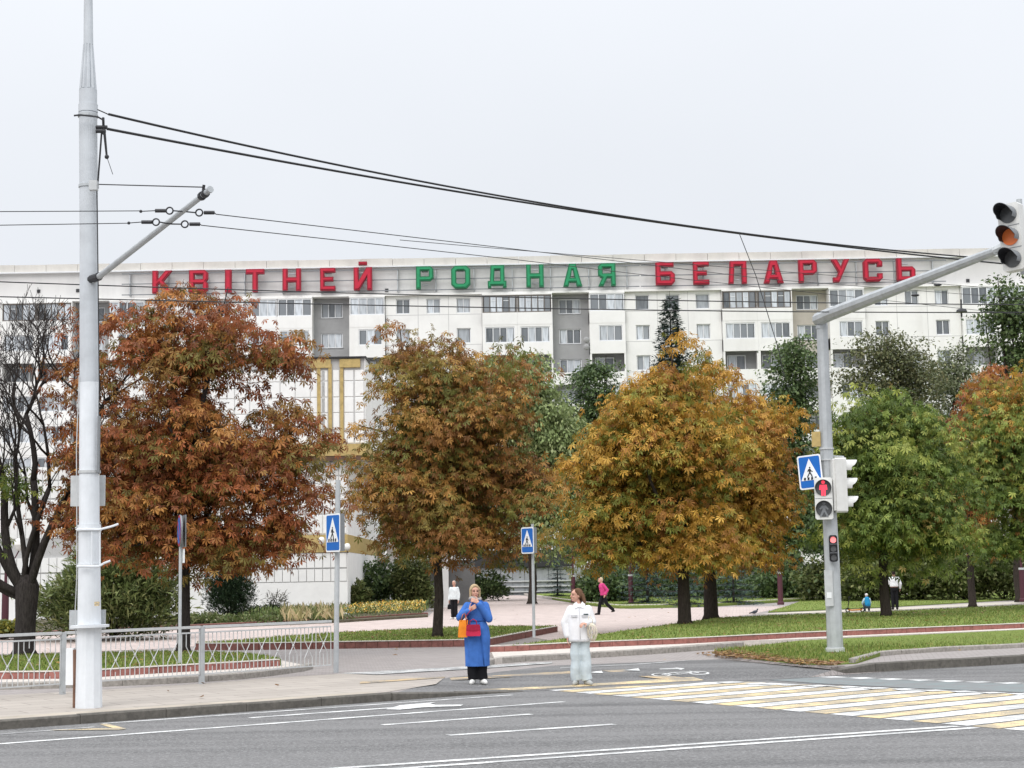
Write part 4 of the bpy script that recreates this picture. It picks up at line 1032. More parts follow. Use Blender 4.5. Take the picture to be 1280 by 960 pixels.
wire('thin wire slanting above the letters of the middle word', smoothpx([(500, 300), (760, 322), (960, 338), (1240, 360)], (30, 45)), .007)
wire('thin span wire running straight down from the thick cables into the trees', [W(924, 291.5, 34), W(945, 345, 34), W(973, 436, 34), W(980, 470, 34)], .009)
for k, (px, py) in enumerate(((1172, 356), (1144, 369))):
    c = W(px, py, 33); MB().ball(c, (.09, .05, .03), 8, 6).build('x', M['dark_metal']).name = 'wire_clamp'
    tag(COL.objects['wire_clamp'] if k == 0 else COL.objects[-1], ['small black clamp on the wire beside the signal arm', 'smaller black clamp on the wire below the first one'][k], 'clamp')
c = W(1202, 389, 33); mb = MB(); mb.tube([c, c + Vector((0, 0, .25))], .015, 6); mb.lathe([(.12, -.02), (.10, .03), (.03, .06)], tuple(c), 10); tag(mb.build('wire_hanger', M['dark_metal']), 'small black cone hanger on the lower wire by the right windows', 'hanger')

# ------------------------------------------------------------------ pedestrian railing
FP0, FP1, FP2 = G(78, 868, .005), G(252, 855, .005), G(416, 842.5, .005)
FD = (FP1 - FP0).normalized(); SPAN = (FP1 - FP0).length
rail = thing('pedestrian_railing', 'grey steel pedestrian railing with crossed bar ornaments along the pavement', 'railing', FP0)
posts = [FP0 - FD * SPAN * 2, FP0 - FD * SPAN, FP0, FP1]
HF = 1.0
for p in posts: MB().box(p + Vector((0, 0, HF / 2 - .02)), (.075, .075, HF + .02), rz(math.atan2(FD.y, FD.x))).build('post', M['galv'], rail)
ends = posts + [FP2]
for i in range(len(ends) - 1):
    a, b = ends[i] + FD * .045, ends[i + 1] - FD * .045; d = (b - a).normalized(); L_ = (b - a).length; ang = rz(math.atan2(d.y, d.x))
    MB().box((a + b) / 2 + Vector((0, 0, HF - .02)), (L_, .06, .045), ang).build('top_rail', M['galv_pale'], rail)
    MB().box((a + b) / 2 + Vector((0, 0, HF - .115)), (L_, .03, .025), ang).build('rail', M['galv_pale'], rail)
    MB().box((a + b) / 2 + Vector((0, 0, .17)), (L_, .03, .02), ang).build('rail', M['galv_pale'], rail)
    nm = max(1, round(L_ / .37)); pm = L_ / nm; h0, h1 = .18, HF - .127; rb = .0085
    for k in range(nm):
        c = a + d * (pm * (k + .5)); q = pm / 4; zc = .52 + (.05 if k % 2 else -.03)
        for s_ in (-1, 1):
            MB().tube([c + d * s_ * q + Vector((0, 0, h1)), c + d * s_ * q + Vector((0, 0, zc + .16)), c + Vector((0, s_ * .006, zc)), c - d * s_ * q + Vector((0, 0, zc - .16)), c - d * s_ * q + Vector((0, 0, h0))], rb, 5).build('ornament_bar', M['galv_pale'], rail)
        MB().tube([c + Vector((0, 0, h1)), c + Vector((0, 0, zc + .19))], rb, 5).build('bar', M['galv_pale'], rail)
        MB().tube([c + Vector((0, 0, h0)), c + Vector((0, 0, zc - .19))], rb, 5).build('bar', M['galv_pale'], rail)
        MB().tube([c + d * pm / 2 + Vector((0, 0, h1)), c + d * pm / 2 + Vector((0, 0, h0))], rb, 5).build('bar', M['galv_pale'], rail)
        MB().ball(c + Vector((0, 0, zc)), (.022, .022, .022), 6, 4).build('rosette', M['galv_pale'], rail)

# ------------------------------------------------------------------ signs
def man_px():   # walking figure inside the triangle, unit square coordinates
    return [[(.50, .66), (.545, .68), (.55, .73), (.51, .76), (.47, .74), (.465, .69)],
            [(.45, .64), (.54, .65), (.57, .55), (.66, .49), (.64, .45), (.54, .50), (.53, .42), (.60, .30), (.62, .17), (.565, .16), (.54, .28), (.48, .36), (.42, .28), (.36, .16), (.30, .18), (.37, .31), (.44, .42), (.45, .54), (.40, .47), (.36, .48), (.40, .60)]]
def crossing_face(parent, loc, w, h, yaw, tilt=0.0, back=True, depth=.10):
    pl = MB(); pl.bx(-w / 2, w / 2, 0, depth, -h / 2, h / 2)
    placed(pl, 'plate', M['sign_back'], parent, loc, yaw, tilt=tilt)
    def P(mb, loops, y0, d, mat, name):
        mb.prism(loops, lambda x, y, q: (x, y0 - d + q, y), d); placed(mb, name, M[mat], parent, loc, yaw, fixn=True, tilt=tilt)
    def rrect(a, b, r_):
        out = []
        for cx, cy, st in ((a - r_, b - r_, 0), (-a + r_, b - r_, 90), (-a + r_, -b + r_, 180), (a - r_, -b + r_, 270)):
            for k in range(5): t_ = R(st + k * 22.5); out.append((cx + r_ * math.cos(t_), cy + r_ * math.sin(t_)))
        return out
    P(MB(), [rrect(w / 2 + .012, h / 2 + .012, .05)], -.002, .004, 'sign_white', 'border')
    P(MB(), [rrect(w / 2 - .02, h / 2 - .02, .035)], -.007, .003, 'sign_blue', 'blue_field')
    tw = w * .84; th = h * .66; zb = -h * .25
    P(MB(), [[(-tw / 2, zb), (tw / 2, zb), (.0, zb + th)]], -.011, .003, 'sign_white', 'white_triangle')
    mb = MB()
    for lp in man_px(): mb.prism([lp], lambda x, y, q: ((x - .5) * tw * .95, -.018 + q, zb + y * th * .82), .003)
    placed(mb, 'walking_figure', M['sign_black'], parent, loc, yaw, fixn=True, tilt=tilt)
    mb = MB()
    for k in range(4):
        x0 = -tw * .36 + k * tw * .19; mb.prism([[(x0, zb + .02 * th), (x0 + tw * .10, zb + .02 * th), (x0 + tw * .115, zb + .14 * th), (x0 + tw * .02, zb + .14 * th)]], lambda x, y, q: (x, -.0215 + q, y), .003)
    placed(mb, 'zebra_bars', M['sign_black'], parent, loc, yaw, fixn=True, tilt=tilt)
def sign_post(label, base, top_py, sign_px, w, h, yaw, r_=.038):
    t = thing('crossing_sign', label, 'road sign', base)
    top = W(sign_px[0] + 6, top_py, base.y)
    MB().tube([base + Vector((0, 0, -.01)), Vector((base.x + (top.x - base.x), base.y, top.z))], r_, 10).build('post', M['galv'], t)
    c = W(*sign_px, base.y - .12); crossing_face(t, c - base, w, h, yaw); return t
cs1 = sign_post('blue pedestrian crossing sign on a post at the end of the railing', G(420, 840.5, .005), 600, (416.5, 666), .56, .71, YAWROAD, .05)
cs2 = sign_post('blue pedestrian crossing sign on a thin post between the two waiting women', G(667.5, 796.5, .25), 655, (659.5, 675.5), .52, .63, YAWROAD)
# round no-parking sign seen nearly edge-on
b_ = G(224.5, 829, .265); t = thing('no_parking_sign', 'round blue no parking sign seen almost edge on by the reddish chestnut', 'road sign', b_)
MB().tube([b_, W(226, 645, b_.y)], .03, 8).build('post', M['galv'], t)
c = W(224, 663.5, b_.y - .1); yw = -R(72)
def disc(r_, y0, d, n=28): mb = MB(); mb.prism([[(r_ * math.cos(2 * math.pi * k / n), r_ * math.sin(2 * math.pi * k / n)) for k in range(n)]], lambda x, y, q: (x, y0 - d + q, y), d); return mb
placed(disc(.30, 0.03, .03), 'plate', M['sign_back'], t, c - b_, yw, fixn=True); placed(disc(.295, -.001, .003), 'red_rim', M['sign_red'], t, c - b_, yw, fixn=True); placed(disc(.25, -.005, .003), 'blue_field', M['sign_blue'], t, c - b_, yw, fixn=True)
placed(MB().box((0, -.010, 0), (.48, .003, .05), Matrix.Rotation(R(45), 3, 'Y')), 'red_bar', M['sign_red'], t, c - b_, yw)
c2 = W(229.5, 664, b_.y + .05); placed(MB().bx(-.28, .28, 0, .02, -.3, .3), 'back_plate', M['sign_back'], t, c2 - b_, yw); placed(MB().bx(-.2, .2, 0, .02, -.13, .13), 'small_plate', M['sign_white'], t, W(228, 695, b_.y) - b_, yw)

# ------------------------------------------------------------------ traffic light pole, arm and signals
TB = G(1044, 813.5, .09); YT = TB.y
def TX(px, py, Y=None): return W(px, py, YT if Y is None else Y)
tp = thing('traffic_light_pole', 'galvanised traffic light pole with a long arm over the crossing', 'pole', TB)
pts, rr = [], []
for py, xa, xb in ((814, 1034.2, 1054.6), (700, 1030.5, 1049.3), (560, 1024.8, 1041), (412, 1020.8, 1034.6), (398, 1020.5, 1034.0)):
    pts.append(TX((xa + xb) / 2, py)); rr.append((TX(xb, py) - TX(xa, py)).length / 2)
pts[0] = TB + Vector((0, 0, -.02))
MB().tube(pts, rr, 10).build('shaft', M['galv'], tp)
MB().lathe([(rr[0] + .03, -.02), (rr[0] + .03, .06), (rr[0] - .01, .07)], tuple(TB), 14).build('base_collar', M['galv_pale'], tp)
MB().tube([TX(1027.3, 411), TX(1027.3, 407)], [rr[3] * 1.08] * 2, 10).build('weld_ring', M['galv'], tp)
YS = 25.2
AE = W(1246, 313, YS + .35); AS = TX(1026.5, 397)
mid = AS.lerp(AE, .06); MB().tube([AS + Vector((-.05, 0.05, -.03)), mid, AE], [.15, .145, .075], 10).build('arm', M['galv'], tp)
MB().box(TX(1036, 735, YT - .19), (.17, .03, .75)).build('access_door', M['galv_pale'], tp)
MB().box(TX(1036.5, 744, YT - .21), (.1, .006, .12)).build('sticker', M['sign_white'], tp)
for py in (561, 575): 
    q = TX(1033, py); MB().lathe([(.15, -.015), (.158, -.015), (.158, .015), (.15, .015)], tuple(q), 14).build('strap', M['galv_pale'], tp)
def signal(label, loc, yaw, n, lens, w, sec, depth=.2, hood=.26, name='traffic_signal', mat='signal_white', tilt=0.0, group=None, hood_mat=None):
    t = thing(name, label, 'traffic light', loc, group); H = sec * n
    mb = MB(); b = .03
    prof = [(-w / 2, -H / 2 + b), (-w / 2 + b, -H / 2), (w / 2 - b, -H / 2), (w / 2, -H / 2 + b), (w / 2, H / 2 - b), (w / 2 - b, H / 2), (-w / 2 + b, H / 2), (-w / 2, H / 2 - b)]
    mb.prism([prof], lambda x, y, q: (x, q, y), depth); placed(mb, 'housing', M[mat], t, (0, 0, 0), yaw, fixn=True, tilt=tilt)
    mb = MB(); mb.prism([inset(prof, .035)], lambda x, y, q: (x, depth + q, y), .05); placed(mb, 'back_cover', M[mat], t, (0, 0, 0), yaw, fixn=True, tilt=tilt)
    for k in range(n):
        zc = H / 2 - sec * (k + .5); r_ = sec * .40
        d_ = disc(r_ * .95, -.004, .012); me = d_
        me.v = [(x, y, z + zc) for x, y, z in me.v]
        lo = placed(me, 'lens', M[lens[k]], t, (0, 0, 0), yaw, fixn=True, tilt=tilt)
        for (rad, mt, nm) in ((r_, hood_mat or mat, 'hood'), (r_ - .008, 'sign_black', 'hood_lining')):
            ho = MB(); V = []; na = 18; a0, a1 = R(-28), R(208)
            for i in range(na + 1):
                a = a0 + (a1 - a0) * i / na; lh = hood * (.45 + .55 * max(0, math.sin(a)) ** .6) - (.004 if nm == 'hood_lining' else 0)
                ca, sa = math.cos(a), math.sin(a)
                for q, y in ((rad, -.002), (rad, -lh), (rad - .006, -lh), (rad - .006, -.002)): V.append((q * ca, y, zc + q * sa))
            Fc = []
            for i in range(na):
                for j in range(4): Fc.append((i * 4 + j, (i + 1) * 4 + j, (i + 1) * 4 + (j + 1) % 4, i * 4 + (j + 1) % 4))
            Fc += [(0, 1, 2, 3), (na * 4 + 3, na * 4 + 2, na * 4 + 1, na * 4)]
            ho.add(V, Fc); placed(ho, nm, M[mt], t, (0, 0, 0), yaw, fixn=True, tilt=tilt)
        if k: 
            placed(MB().bx(-w / 2 + .01, w / 2 - .01, -.004, -.001, H / 2 - sec * k - .006, H / 2 - sec * k + .006), 'seam', M['sign_back'], t, (0, 0, 0), yaw, tilt=tilt)
    return t
sg = signal('vehicle signal with lit amber lens hanging at the end of the long arm', W(1263, 296, YS), -R(42), 3, ['lens_dark', 'lens_amber', 'lens_dark'], .36, .365, tilt=R(-3), hood=.33, hood_mat='sign_back')
q0 = W(1276.5, 296, YS + .3)
MB().tube([q0 + Vector((0, 0, -.62)), q0 + Vector((0, 0, .62))], .045, 10).build('mounting_tube', M['galv'], sg)
for zz in (-.35, .35): MB().tube([W(1266, 296, YS + .16) + Vector((0, 0, zz)), q0 + Vector((0, 0, zz))], .03, 8).build('bracket', M['dark_metal'], sg)
MB().tube([AE + Vector((-.05, .05, 0)), W(1262, 305, YS + .3)], .07, 8).build('arm_joint', M['galv'], sg)
pedc = TX(1029.6, 623, YT - .36)
ped = signal('white pedestrian signal with lit red figure on the traffic light pole', pedc, -R(12), 2, ['lens_dark', 'lens_dark'], .37, .44, hood=.16)
# red standing figure and unlit walking figure
mb = MB(); mb.ball((0, 0, .36 - .0), .001, 4, 3)
def fig(loops, zc, s_, mat, name, par, yaw):
    mb = MB()
    for lp in loops: mb.prism([lp], lambda x, y, q: (x * s_, -.022 + q, zc + y * s_), .004)
    placed(mb, name, M[mat], par, (0, 0, 0), yaw, fixn=True)
stand = [[(.12 * math.cos(a), .36 + .12 * math.sin(a)) for a in np.linspace(0, 5.6, 9)], [(-.22, .2), (.22, .2), (.26, -.12), (.16, -.12), (.14, .02), (.13, -.5), (.02, -.5), (0, -.1), (-.02, -.5), (-.13, -.5), (-.14, .02), (-.16, -.12), (-.26, -.12)]]
fig(stand, .22, .33, 'lens_red', 'lit_figure', ped, -R(12))
walk = [[(.1 * math.cos(a), .36 + .1 * math.sin(a)) for a in np.linspace(0, 5.6, 9)], [(-.12, .22), (.12, .22), (.3, -.02), (.2, -.06), (.1, .06), (.08, -.08), (.28, -.5), (.16, -.5), (0, -.18), (-.18, -.5), (-.3, -.5), (-.1, -.05), (-.1, .06), (-.22, -.04), (-.3, .02)]]
fig(walk, -.22, .33, 'sign_back', 'unlit_figure', ped, -R(12))
MB().tube([pedc + Vector((0, .2, 0)), TX(1031, 623)], .03, 8).build('bracket', M['galv'], ped)
veh = signal('white three lens vehicle signal turned side on beside the pole', TX(1055.5, 606.5, YT - .1), R(97), 3, ['lens_dark', 'lens_dark', 'lens_dark'], .36, .385, depth=.24, hood=.28)
for py in (571, 640): MB().tube([TX(1055, py, YT - .08), TX(1038, py - 1, YT)], .016, 6).build('bracket', M['galv'], veh)
sm = signal('small black repeater signal with lit red lens low on the pole', TX(1041.8, 685.5, YT - .30), -R(8), 3, ['lens_pink', 'lens_dark', 'lens_dark'], .17, .185, depth=.09, hood=.05, mat='sign_black')
MB().tube([TX(1041.8, 685.5, YT - .25), TX(1040, 685.5, YT)], .025, 8).build('bracket', M['galv'], sm)
cb = TX(1012.8, 590, YT - .06); bs = thing('crossing_sign', 'blue pedestrian crossing sign fixed to the traffic light pole', 'road sign', cb)
crossing_face(bs, Vector((0, 0, 0)), .50, .70, -R(30), tilt=R(-4), depth=.02)
MB().tube([cb + Vector((0.0, .05, 0)), TX(1030, 590)], .02, 6).build('bracket', M['galv'], bs)
bb = TX(1020.5, 549, YT - .02); bx_ = thing('signal_backplate', 'small brown board fixed behind the traffic light pole above the blue sign', 'board', bb)
placed(MB().bx(-.10, .10, -.02, .0, -.16, .16), 'board', M['gold'], bx_, (0, 0, 0), -R(35)); MB().tube([bb, TX(1030, 549)], .015, 6).build('bracket', M['galv'], bx_)

# ------------------------------------------------------------------ maroon lamp posts
def lamp(label, base, globes=True, h=3.1, arm=.45):
    t = thing('lamp_post', label, 'lamp post', base, 'maroon lamp posts')
    b = Vector(base)
    MB().lathe([(.17, 0), (.17, .12), (.13, .16), (.125, 1.5), (.10, 1.55), (.10, 1.62)], tuple(b), 12).build('column_base', M['maroon'], t)
    MB().lathe([(.13, 1.50), (.142, 1.50), (.142, 1.60), (.13, 1.60)], tuple(b), 12).build('collar', M['galv_pale'], t)
    MB().tube([b + Vector((0, 0, 1.55)), b + Vector((0, 0, h))], [.06, .045], 8).build('column', M['maroon'], t)
    for s_ in (-1, 1):
        MB().tube([b + Vector((0, 0, h - .25)), b + Vector((s_ * arm * .7, 0, h - .3)), b + Vector((s_ * arm, 0, h - .05))], .025, 6).build('arm', M['maroon'], t)
        MB().lathe([(.08, 0), (.12, .05), (.19, .22), (.17, .36), (.08, .44)], tuple(b + Vector((s_ * arm, 0, h - .05))), 12).build('globe', M['globe'], t)
    return t
LB = [((789, 755), 'maroon lamp post on the far lawn beside the blue spruces'), ((976, 756), 'maroon lamp post on the far lawn behind the double chestnut trunks'), ((1279, 752), 'maroon lamp post on the lawn at the foot of the green and rust tree'),
      ((6, 789), 'maroon lamp post beside the trunk of the bare tree'), ((717, 753), 'maroon lamp post at the plaza corner by the grey retaining wall')]
for (px, py), lb in LB: lamp(lb, G(px, py, .1), h=3.9 if px > 100 else 2.9)
for px, py, lb in ((301, 686, 'white globe wall lamp above the thuja on the ochre band'), (335, 688, 'white globe wall lamp beside the thuja on the ochre band'), (369, 676, 'white globe wall lamp in the middle of the ochre band'), (402, 676, 'white globe wall lamp left of the blue sign on the ochre band'), (434, 684, 'white globe wall lamp at the corner of the white wall')):
    c = W(px, py, YW - .45); t = thing('wall_lamp', lb, 'lamp', c, 'globe lamps on the white wall')
    MB().lathe([(.06, -.16), (.13, -.08), (.15, .04), (.11, .15), (.05, .18)], tuple(c), 12).build('globe', M['globe'], t, smooth=True)
    MB().tube([c + Vector((0, 0, -.16)), c + Vector((0, .1, -.24)), c + Vector((0, .46, -.24))], .022, 6).build('bracket', M['maroon'], t)
# ------------------------------------------------------------------ vegetation
def unit(v): return v / np.linalg.norm(v, axis=-1, keepdims=True)
def orient(C, yaw, pitch, roll, S, T):
    """instances of template T (k,3) at C (n,3): forward = yaw/pitch, spun by roll"""
    f = np.stack([np.cos(yaw) * np.cos(pitch), np.sin(yaw) * np.cos(pitch), np.sin(pitch)], 1)
    s_ = np.stack([-np.sin(yaw), np.cos(yaw), np.zeros_like(yaw)], 1); u = np.cross(f, s_)
    c, q = np.cos(roll)[:, None], np.sin(roll)[:, None]; s2 = s_ * c + u * q; u2 = -s_ * q + u * c
    P = T[None, :, 0:1] * f[:, None] + T[None, :, 1:2] * s2[:, None] + T[None, :, 2:3] * u2[:, None]
    return C[:, None] + P * S[:, None, None]
def tmpl_palmate(n=5):
    V = []; Fq = []
    for i in range(n):
        a = R(-88 + 176 * i / (n - 1)); L_ = [.68, .92, 1.0, .92, .68][i] if n == 5 else 1
        for (x, y) in ((.04, 0), (.62 * L_, -.15 * L_), (L_, 0), (.62 * L_, .15 * L_)):
            X = x * math.cos(a) - y * math.sin(a); Y = x * math.sin(a) + y * math.cos(a); V.append((X, Y, -.42 * (X * X + Y * Y)))
        b = 4 * i; Fq.append((b, b + 1, b + 2, b + 3))
    return np.array(V), np.array(Fq)
T_PALM = tmpl_palmate()
T_LEAF = (np.array([(0, 0, 0), (.5, -.28, .02), (1, 0, -.12), (.5, .28, .02)]), np.array([(0, 1, 2, 3)]))
T_LONG = (np.array([(0, 0, 0), (.5, -.09, .02), (1, 0, -.15), (.5, .09, .02)]), np.array([(0, 1, 2, 3)]))
T_SPRAY = (np.array([(0, 0, 0), (.45, -.05, .0), (.4, -.25, -.02), (.6, -.05, 0), (1, 0, -.04), (.6, .05, 0), (.4, .25, -.02), (.45, .05, 0)]), np.array([(0, 1, 2, 3), (0, 3, 4, 5), (0, 5, 6, 7)]))
def leaves_mesh(name, C, yaw, pitch, roll, S, cols, T, mat):
    P = orient(C, yaw, pitch, roll, S, T[0]); n, k = P.shape[:2]
    Fq = (T[1][None] + (np.arange(n) * k)[:, None, None]).reshape(-1, 4)
    return arr_mesh(name, P.reshape(-1, 3), Fq, np.repeat(cols, k, 0), mat)
def lobe(px, py, rx, ry, d, ryd=None):
    c = W(px, py, d); k = d / F; return (np.array(c), np.array((rx * k, (ryd or rx) * k, ry * k)))
def clumps(lobes, n, rng, shell=.5, zflat=None):
    vol = np.array([r.prod() for c, r in lobes]); idx = rng.choice(len(lobes), n, p=vol / vol.sum())
    d = unit(rng.normal(size=(n, 3))); rad = rng.uniform(0, 1, n) ** shell
    out = rng.uniform(size=n) < .10; rad[out] *= rng.uniform(1.05, 1.28, int(out.sum()))
    wob = 1 + .22 * np.sin(d[:, 0] * 5 + idx * 1.7) * np.cos(d[:, 2] * 6 + idx) + rng.normal(0, .08, n)
    C = np.stack([lobes[i][0] for i in idx]); Rr = np.stack([lobes[i][1] for i in idx])
    return C + d * Rr * (rad * wob)[:, None], d, idx
def pick(pal, w, n, rng, jitter=.2):
    pal = np.array(pal); w = np.array(w, float); c = pal[rng.choice(len(pal), n, p=w / w.sum())]
    return np.clip(c * rng.uniform(1 - jitter, 1 + jitter, (n, 1)), 0, 1)
def limb(mb, a, b, ra, rb, rng, n=5, sag=.08, sides=6):
    a = Vector(a); b = Vector(b); L_ = (b - a).length; P = []
    o = Vector(rng.normal(size=3)) * L_ * sag
    for k in range(n + 1):
        t_ = k / n; p = a.lerp(b, t_) + o * math.sin(math.pi * t_) + Vector((0, 0, -L_ * .06 * math.sin(math.pi * t_))); P.append(p)
    mb.tube(P, list(np.linspace(ra, rb, n + 1)), sides); return P
def tree(name, label, base, lobes, trunk_top, tr, pal, wts, nclump, per, sig, lsize, tmpl, seed, mat='leaf', bark='bark', group=None, pitch=(-.72, .38), shell=.5, by_clump=.75, limbs=9, trunk_lean=(0, 0), second=None, sub_n=15):
    rng = np.random.default_rng(seed); base = Vector(base); t = thing(name, label, 'tree', base, group)
    if sub_n:
        L2 = []
        for c_, r_ in lobes:
            k_ = max(3, int(sub_n * min(1.6, (r_.prod() ** (1 / 3)) / 1.6)))
            for _ in range(k_):
                u_ = unit(rng.normal(size=3)); L2.append((c_ + u_ * r_ * rng.uniform(.25, .78), r_ * rng.uniform(.30, .50) * np.array([1.15, 1.15, .75])))
        n1 = int(nclump * .62); C, d, li = clumps(L2, n1, rng, shell); C_, d_, l_ = clumps(lobes, nclump - n1, rng, shell); C = np.concatenate([C, C_]); d = np.concatenate([d, d_])
    else: C, d, li = clumps(lobes, nclump, rng, shell)
    # trunk and limbs
    mb = MB(); top = base + Vector((trunk_lean[0], trunk_lean[1], trunk_top))
    crown_top = max((Vector(c) + Vector((0, 0, r_[2] * .7)) for c, r_ in lobes), key=lambda v: v.z)
    tp_ = [base + Vector((0, 0, -.05)), base + Vector((0, 0, .12)), base.lerp(top, .4) + Vector((rng.normal(0, .03), rng.normal(0, .03), 0)), top, top.lerp(crown_top, .45) + Vector((rng.normal(0, .2), rng.normal(0, .2), 0)), crown_top]
    mb.tube(tp_, [tr * 1.5, tr * 1.12, tr * .95, tr * .85, tr * .5, tr * .08], 10)
    nodes = [p for p in (top, top.lerp(crown_top, .25), top.lerp(crown_top, .45))]
    path = [top.lerp(crown_top, q) for q in np.linspace(.1, .9, 6)]
    pts = list(path)
    tips = rng.choice(len(C), limbs, replace=False)
    for k in tips:
        st = nodes[int(rng.integers(0, 3))]; pts += limb(mb, st, C[k], tr * .42, tr * .10, rng, 6, .07)
    A = np.array([tuple(p) for p in pts])
    for k in range(len(C)):
        dd = np.linalg.norm(A - C[k], axis=1) + .8 * np.maximum(0, A[:, 2] - C[k][2]); j = int(dd.argmin())
        if k % 2 == 0: limb(mb, A[j], C[k], max(.012, tr * .085), .006, rng, 3, .1, 3)
    mb.build('trunk', M[bark], t, smooth=True)
    # leaves
    n = nclump * per; ci = np.repeat(np.arange(nclump), per)
    sz = rng.uniform(.7, 1.35, nclump)
    off = np.clip(rng.normal(size=(n, 3)), -2.1, 2.1) * np.array([sig, sig, sig * .34]) * sz[ci][:, None]; off[:, 2] -= np.minimum(.35 * (off[:, 0] ** 2 + off[:, 1] ** 2) / max(sig, .1), sig * 1.1)
    P = C[ci] + off
    yaw = np.arctan2(off[:, 1], off[:, 0]) + rng.normal(0, .7, n); pt = rng.normal(pitch[0], pitch[1], n); ro = rng.normal(0, .45, n)
    S = lsize * rng.uniform(.65, 1.25, n)
    cc = pick(pal, wts, nclump, rng, .12)[ci]; lc = pick(pal, wts, n, rng, .25)
    cols = np.where((rng.uniform(size=n) < by_clump)[:, None], cc * rng.uniform(.75, 1.25, (n, 1)), lc)
    if second is not None:
        pal2, w2, fn = second; m_ = fn(P, rng); cols[m_] = pick(pal2, w2, int(m_.sum()), rng, .25)
    me = leaves_mesh('crown', P - np.array(base), yaw, pt, ro, S, cols, tmpl, M[mat]); link('crown', me, t)
    return t
RUST = [(.29, .092, .033), (.21, .073, .030), (.37, .155, .042), (.27, .155, .043), (.165, .135, .035), (.46, .225, .065)]
BROWN = [(.285, .13, .040), (.21, .10, .036), (.37, .19, .05), (.24, .18, .044), (.155, .155, .036), (.46, .265, .07)]
GOLD = [(.44, .24, .042), (.35, .16, .04), (.53, .31, .055), (.31, .245, .042), (.19, .205, .038), (.60, .37, .08)]
GREEN = [(.125, .18, .038), (.19, .245, .055), (.09, .135, .032), (.30, .33, .075), (.28, .20, .06)]
DGREEN = [(.085, .13, .05), (.12, .17, .065), (.06, .095, .04), (.16, .21, .085)]
PGREEN = [(.23, .29, .115), (.29, .34, .145), (.17, .22, .085), (.35, .39, .19)]
CH = 'chestnuts along the pavement'
def gp(px, py, z): return G(px, py, z)
# reddish chestnut behind the white pole
b1 = gp(229, 816, .225); D = b1.y
tree('chestnut_tree', 'rust red chestnut tree on the lawn wedge behind the white pole', b1,
     [lobe(235, 555, 118, 100, D), lobe(255, 435, 75, 62, D), lobe(180, 440, 62, 60, D), lobe(330, 560, 70, 80, D), lobe(170, 640, 85, 60, D), lobe(330, 655, 65, 45, D), lobe(285, 385, 40, 38, D), lobe(350, 440, 52, 34, D), lobe(165, 400, 45, 38, D), lobe(225, 385, 40, 36, D), lobe(120, 470, 34, 40, D), lobe(365, 600, 45, 60, D), lobe(125, 560, 50, 80, D), lobe(255, 670, 90, 40, D)],
     2.6, .135, RUST, [.28, .20, .17, .16, .12, .07], 420, 50, .33, .155, T_PALM, 21, bark='bark_dark', group=CH, limbs=14)
b2 = gp(547, 796, .185); D = b2.y
tree('chestnut_tree', 'brown and olive chestnut tree left of the woman in the blue coat', b2,
     [lobe(560, 545, 105, 110, D), lobe(530, 455, 70, 60, D), lobe(485, 590, 52, 90, D), lobe(640, 590, 48, 85, D), lobe(560, 650, 110, 45, D), lobe(500, 430, 35, 35, D), lobe(620, 480, 50, 55, D)],
     2.7, .13, BROWN, [.22, .13, .20, .24, .14, .07], 380, 60, .36, .157, T_PALM, 22, group=CH, limbs=12)
b3 = gp(856, 780, .25); D = b3.y
tree('chestnut_tree', 'golden orange chestnut tree with twin trunks behind the woman in white', b3,
     [lobe(835, 540, 95, 85, D), lobe(840, 470, 62, 42, D), lobe(770, 590, 60, 80, D), lobe(770, 655, 60, 50, D), lobe(850, 650, 80, 48, D)],
     2.9, .185, GOLD, [.24, .13, .17, .24, .18, .04], 320, 64, .42, .187, T_PALM, 23, group=CH, limbs=12)
b4 = gp(889, 773, .25); D = b4.y
tree('chestnut_tree', 'orange chestnut tree leaning out beyond the golden one on the lawn', b4,
     [lobe(905, 560, 80, 85, D), lobe(935, 530, 55, 60, D), lobe(945, 620, 52, 62, D), lobe(915, 660, 72, 45, D), lobe(890, 500, 45, 45, D)],
     2.8, .22, GOLD, [.32, .24, .18, .12, .08, .06], 270, 64, .43, .187, T_PALM, 24, group=CH, limbs=10)
b5 = gp(1108, 770, .25); D = b5.y
tree('chestnut_tree', 'bright green chestnut tree beside the traffic light pole', b5,
     [lobe(1110, 570, 80, 85, D), lobe(1095, 510, 50, 38, D), lobe(1150, 600, 52, 75, D), lobe(1110, 650, 78, 55, D), lobe(1140, 520, 40, 40, D), lobe(1065, 590, 40, 70, D)],
     2.4, .16, GREEN, [.30, .28, .18, .20, .04], 330, 62, .43, .192, T_PALM, 25, group=CH, limbs=10)
D = 58
b6 = W(1320, 760, D); b6.z = .25
tree('chestnut_tree', 'half green half rust chestnut tree by the maroon lamp post on the right lawn', b6,
     [lobe(1300, 560, 95, 110, D), lobe(1250, 600, 55, 80, D), lobe(1290, 480, 60, 45, D), lobe(1260, 670, 55, 40, D), lobe(1340, 640, 80, 70, D)],
     2.6, .2, GREEN, [.30, .30, .18, .18, .04], 330, 62, .43, .187, T_PALM, 26, group=CH, limbs=10, second=(GOLD, [.2, .25, .1, .3, .15, 0], lambda P, g: (P[:, 2] > 7.4 + g.normal(0, .8, len(P))) | (g.uniform(size=len(P)) < .06)))
D = 68
b7 = W(1216, 760, D); b7.z = .12
tree('chestnut_tree', 'thin rust coloured chestnut tree squeezed between the two green ones', b7,
     [lobe(1225, 540, 38, 75, D), lobe(1212, 600, 30, 70, D), lobe(1240, 480, 36, 32, D), lobe(1225, 660, 32, 40, D)],
     2.6, .15, RUST, [.22, .12, .24, .22, .13, .07], 120, 70, .40, .175, T_PALM, 27, group=CH, limbs=8)

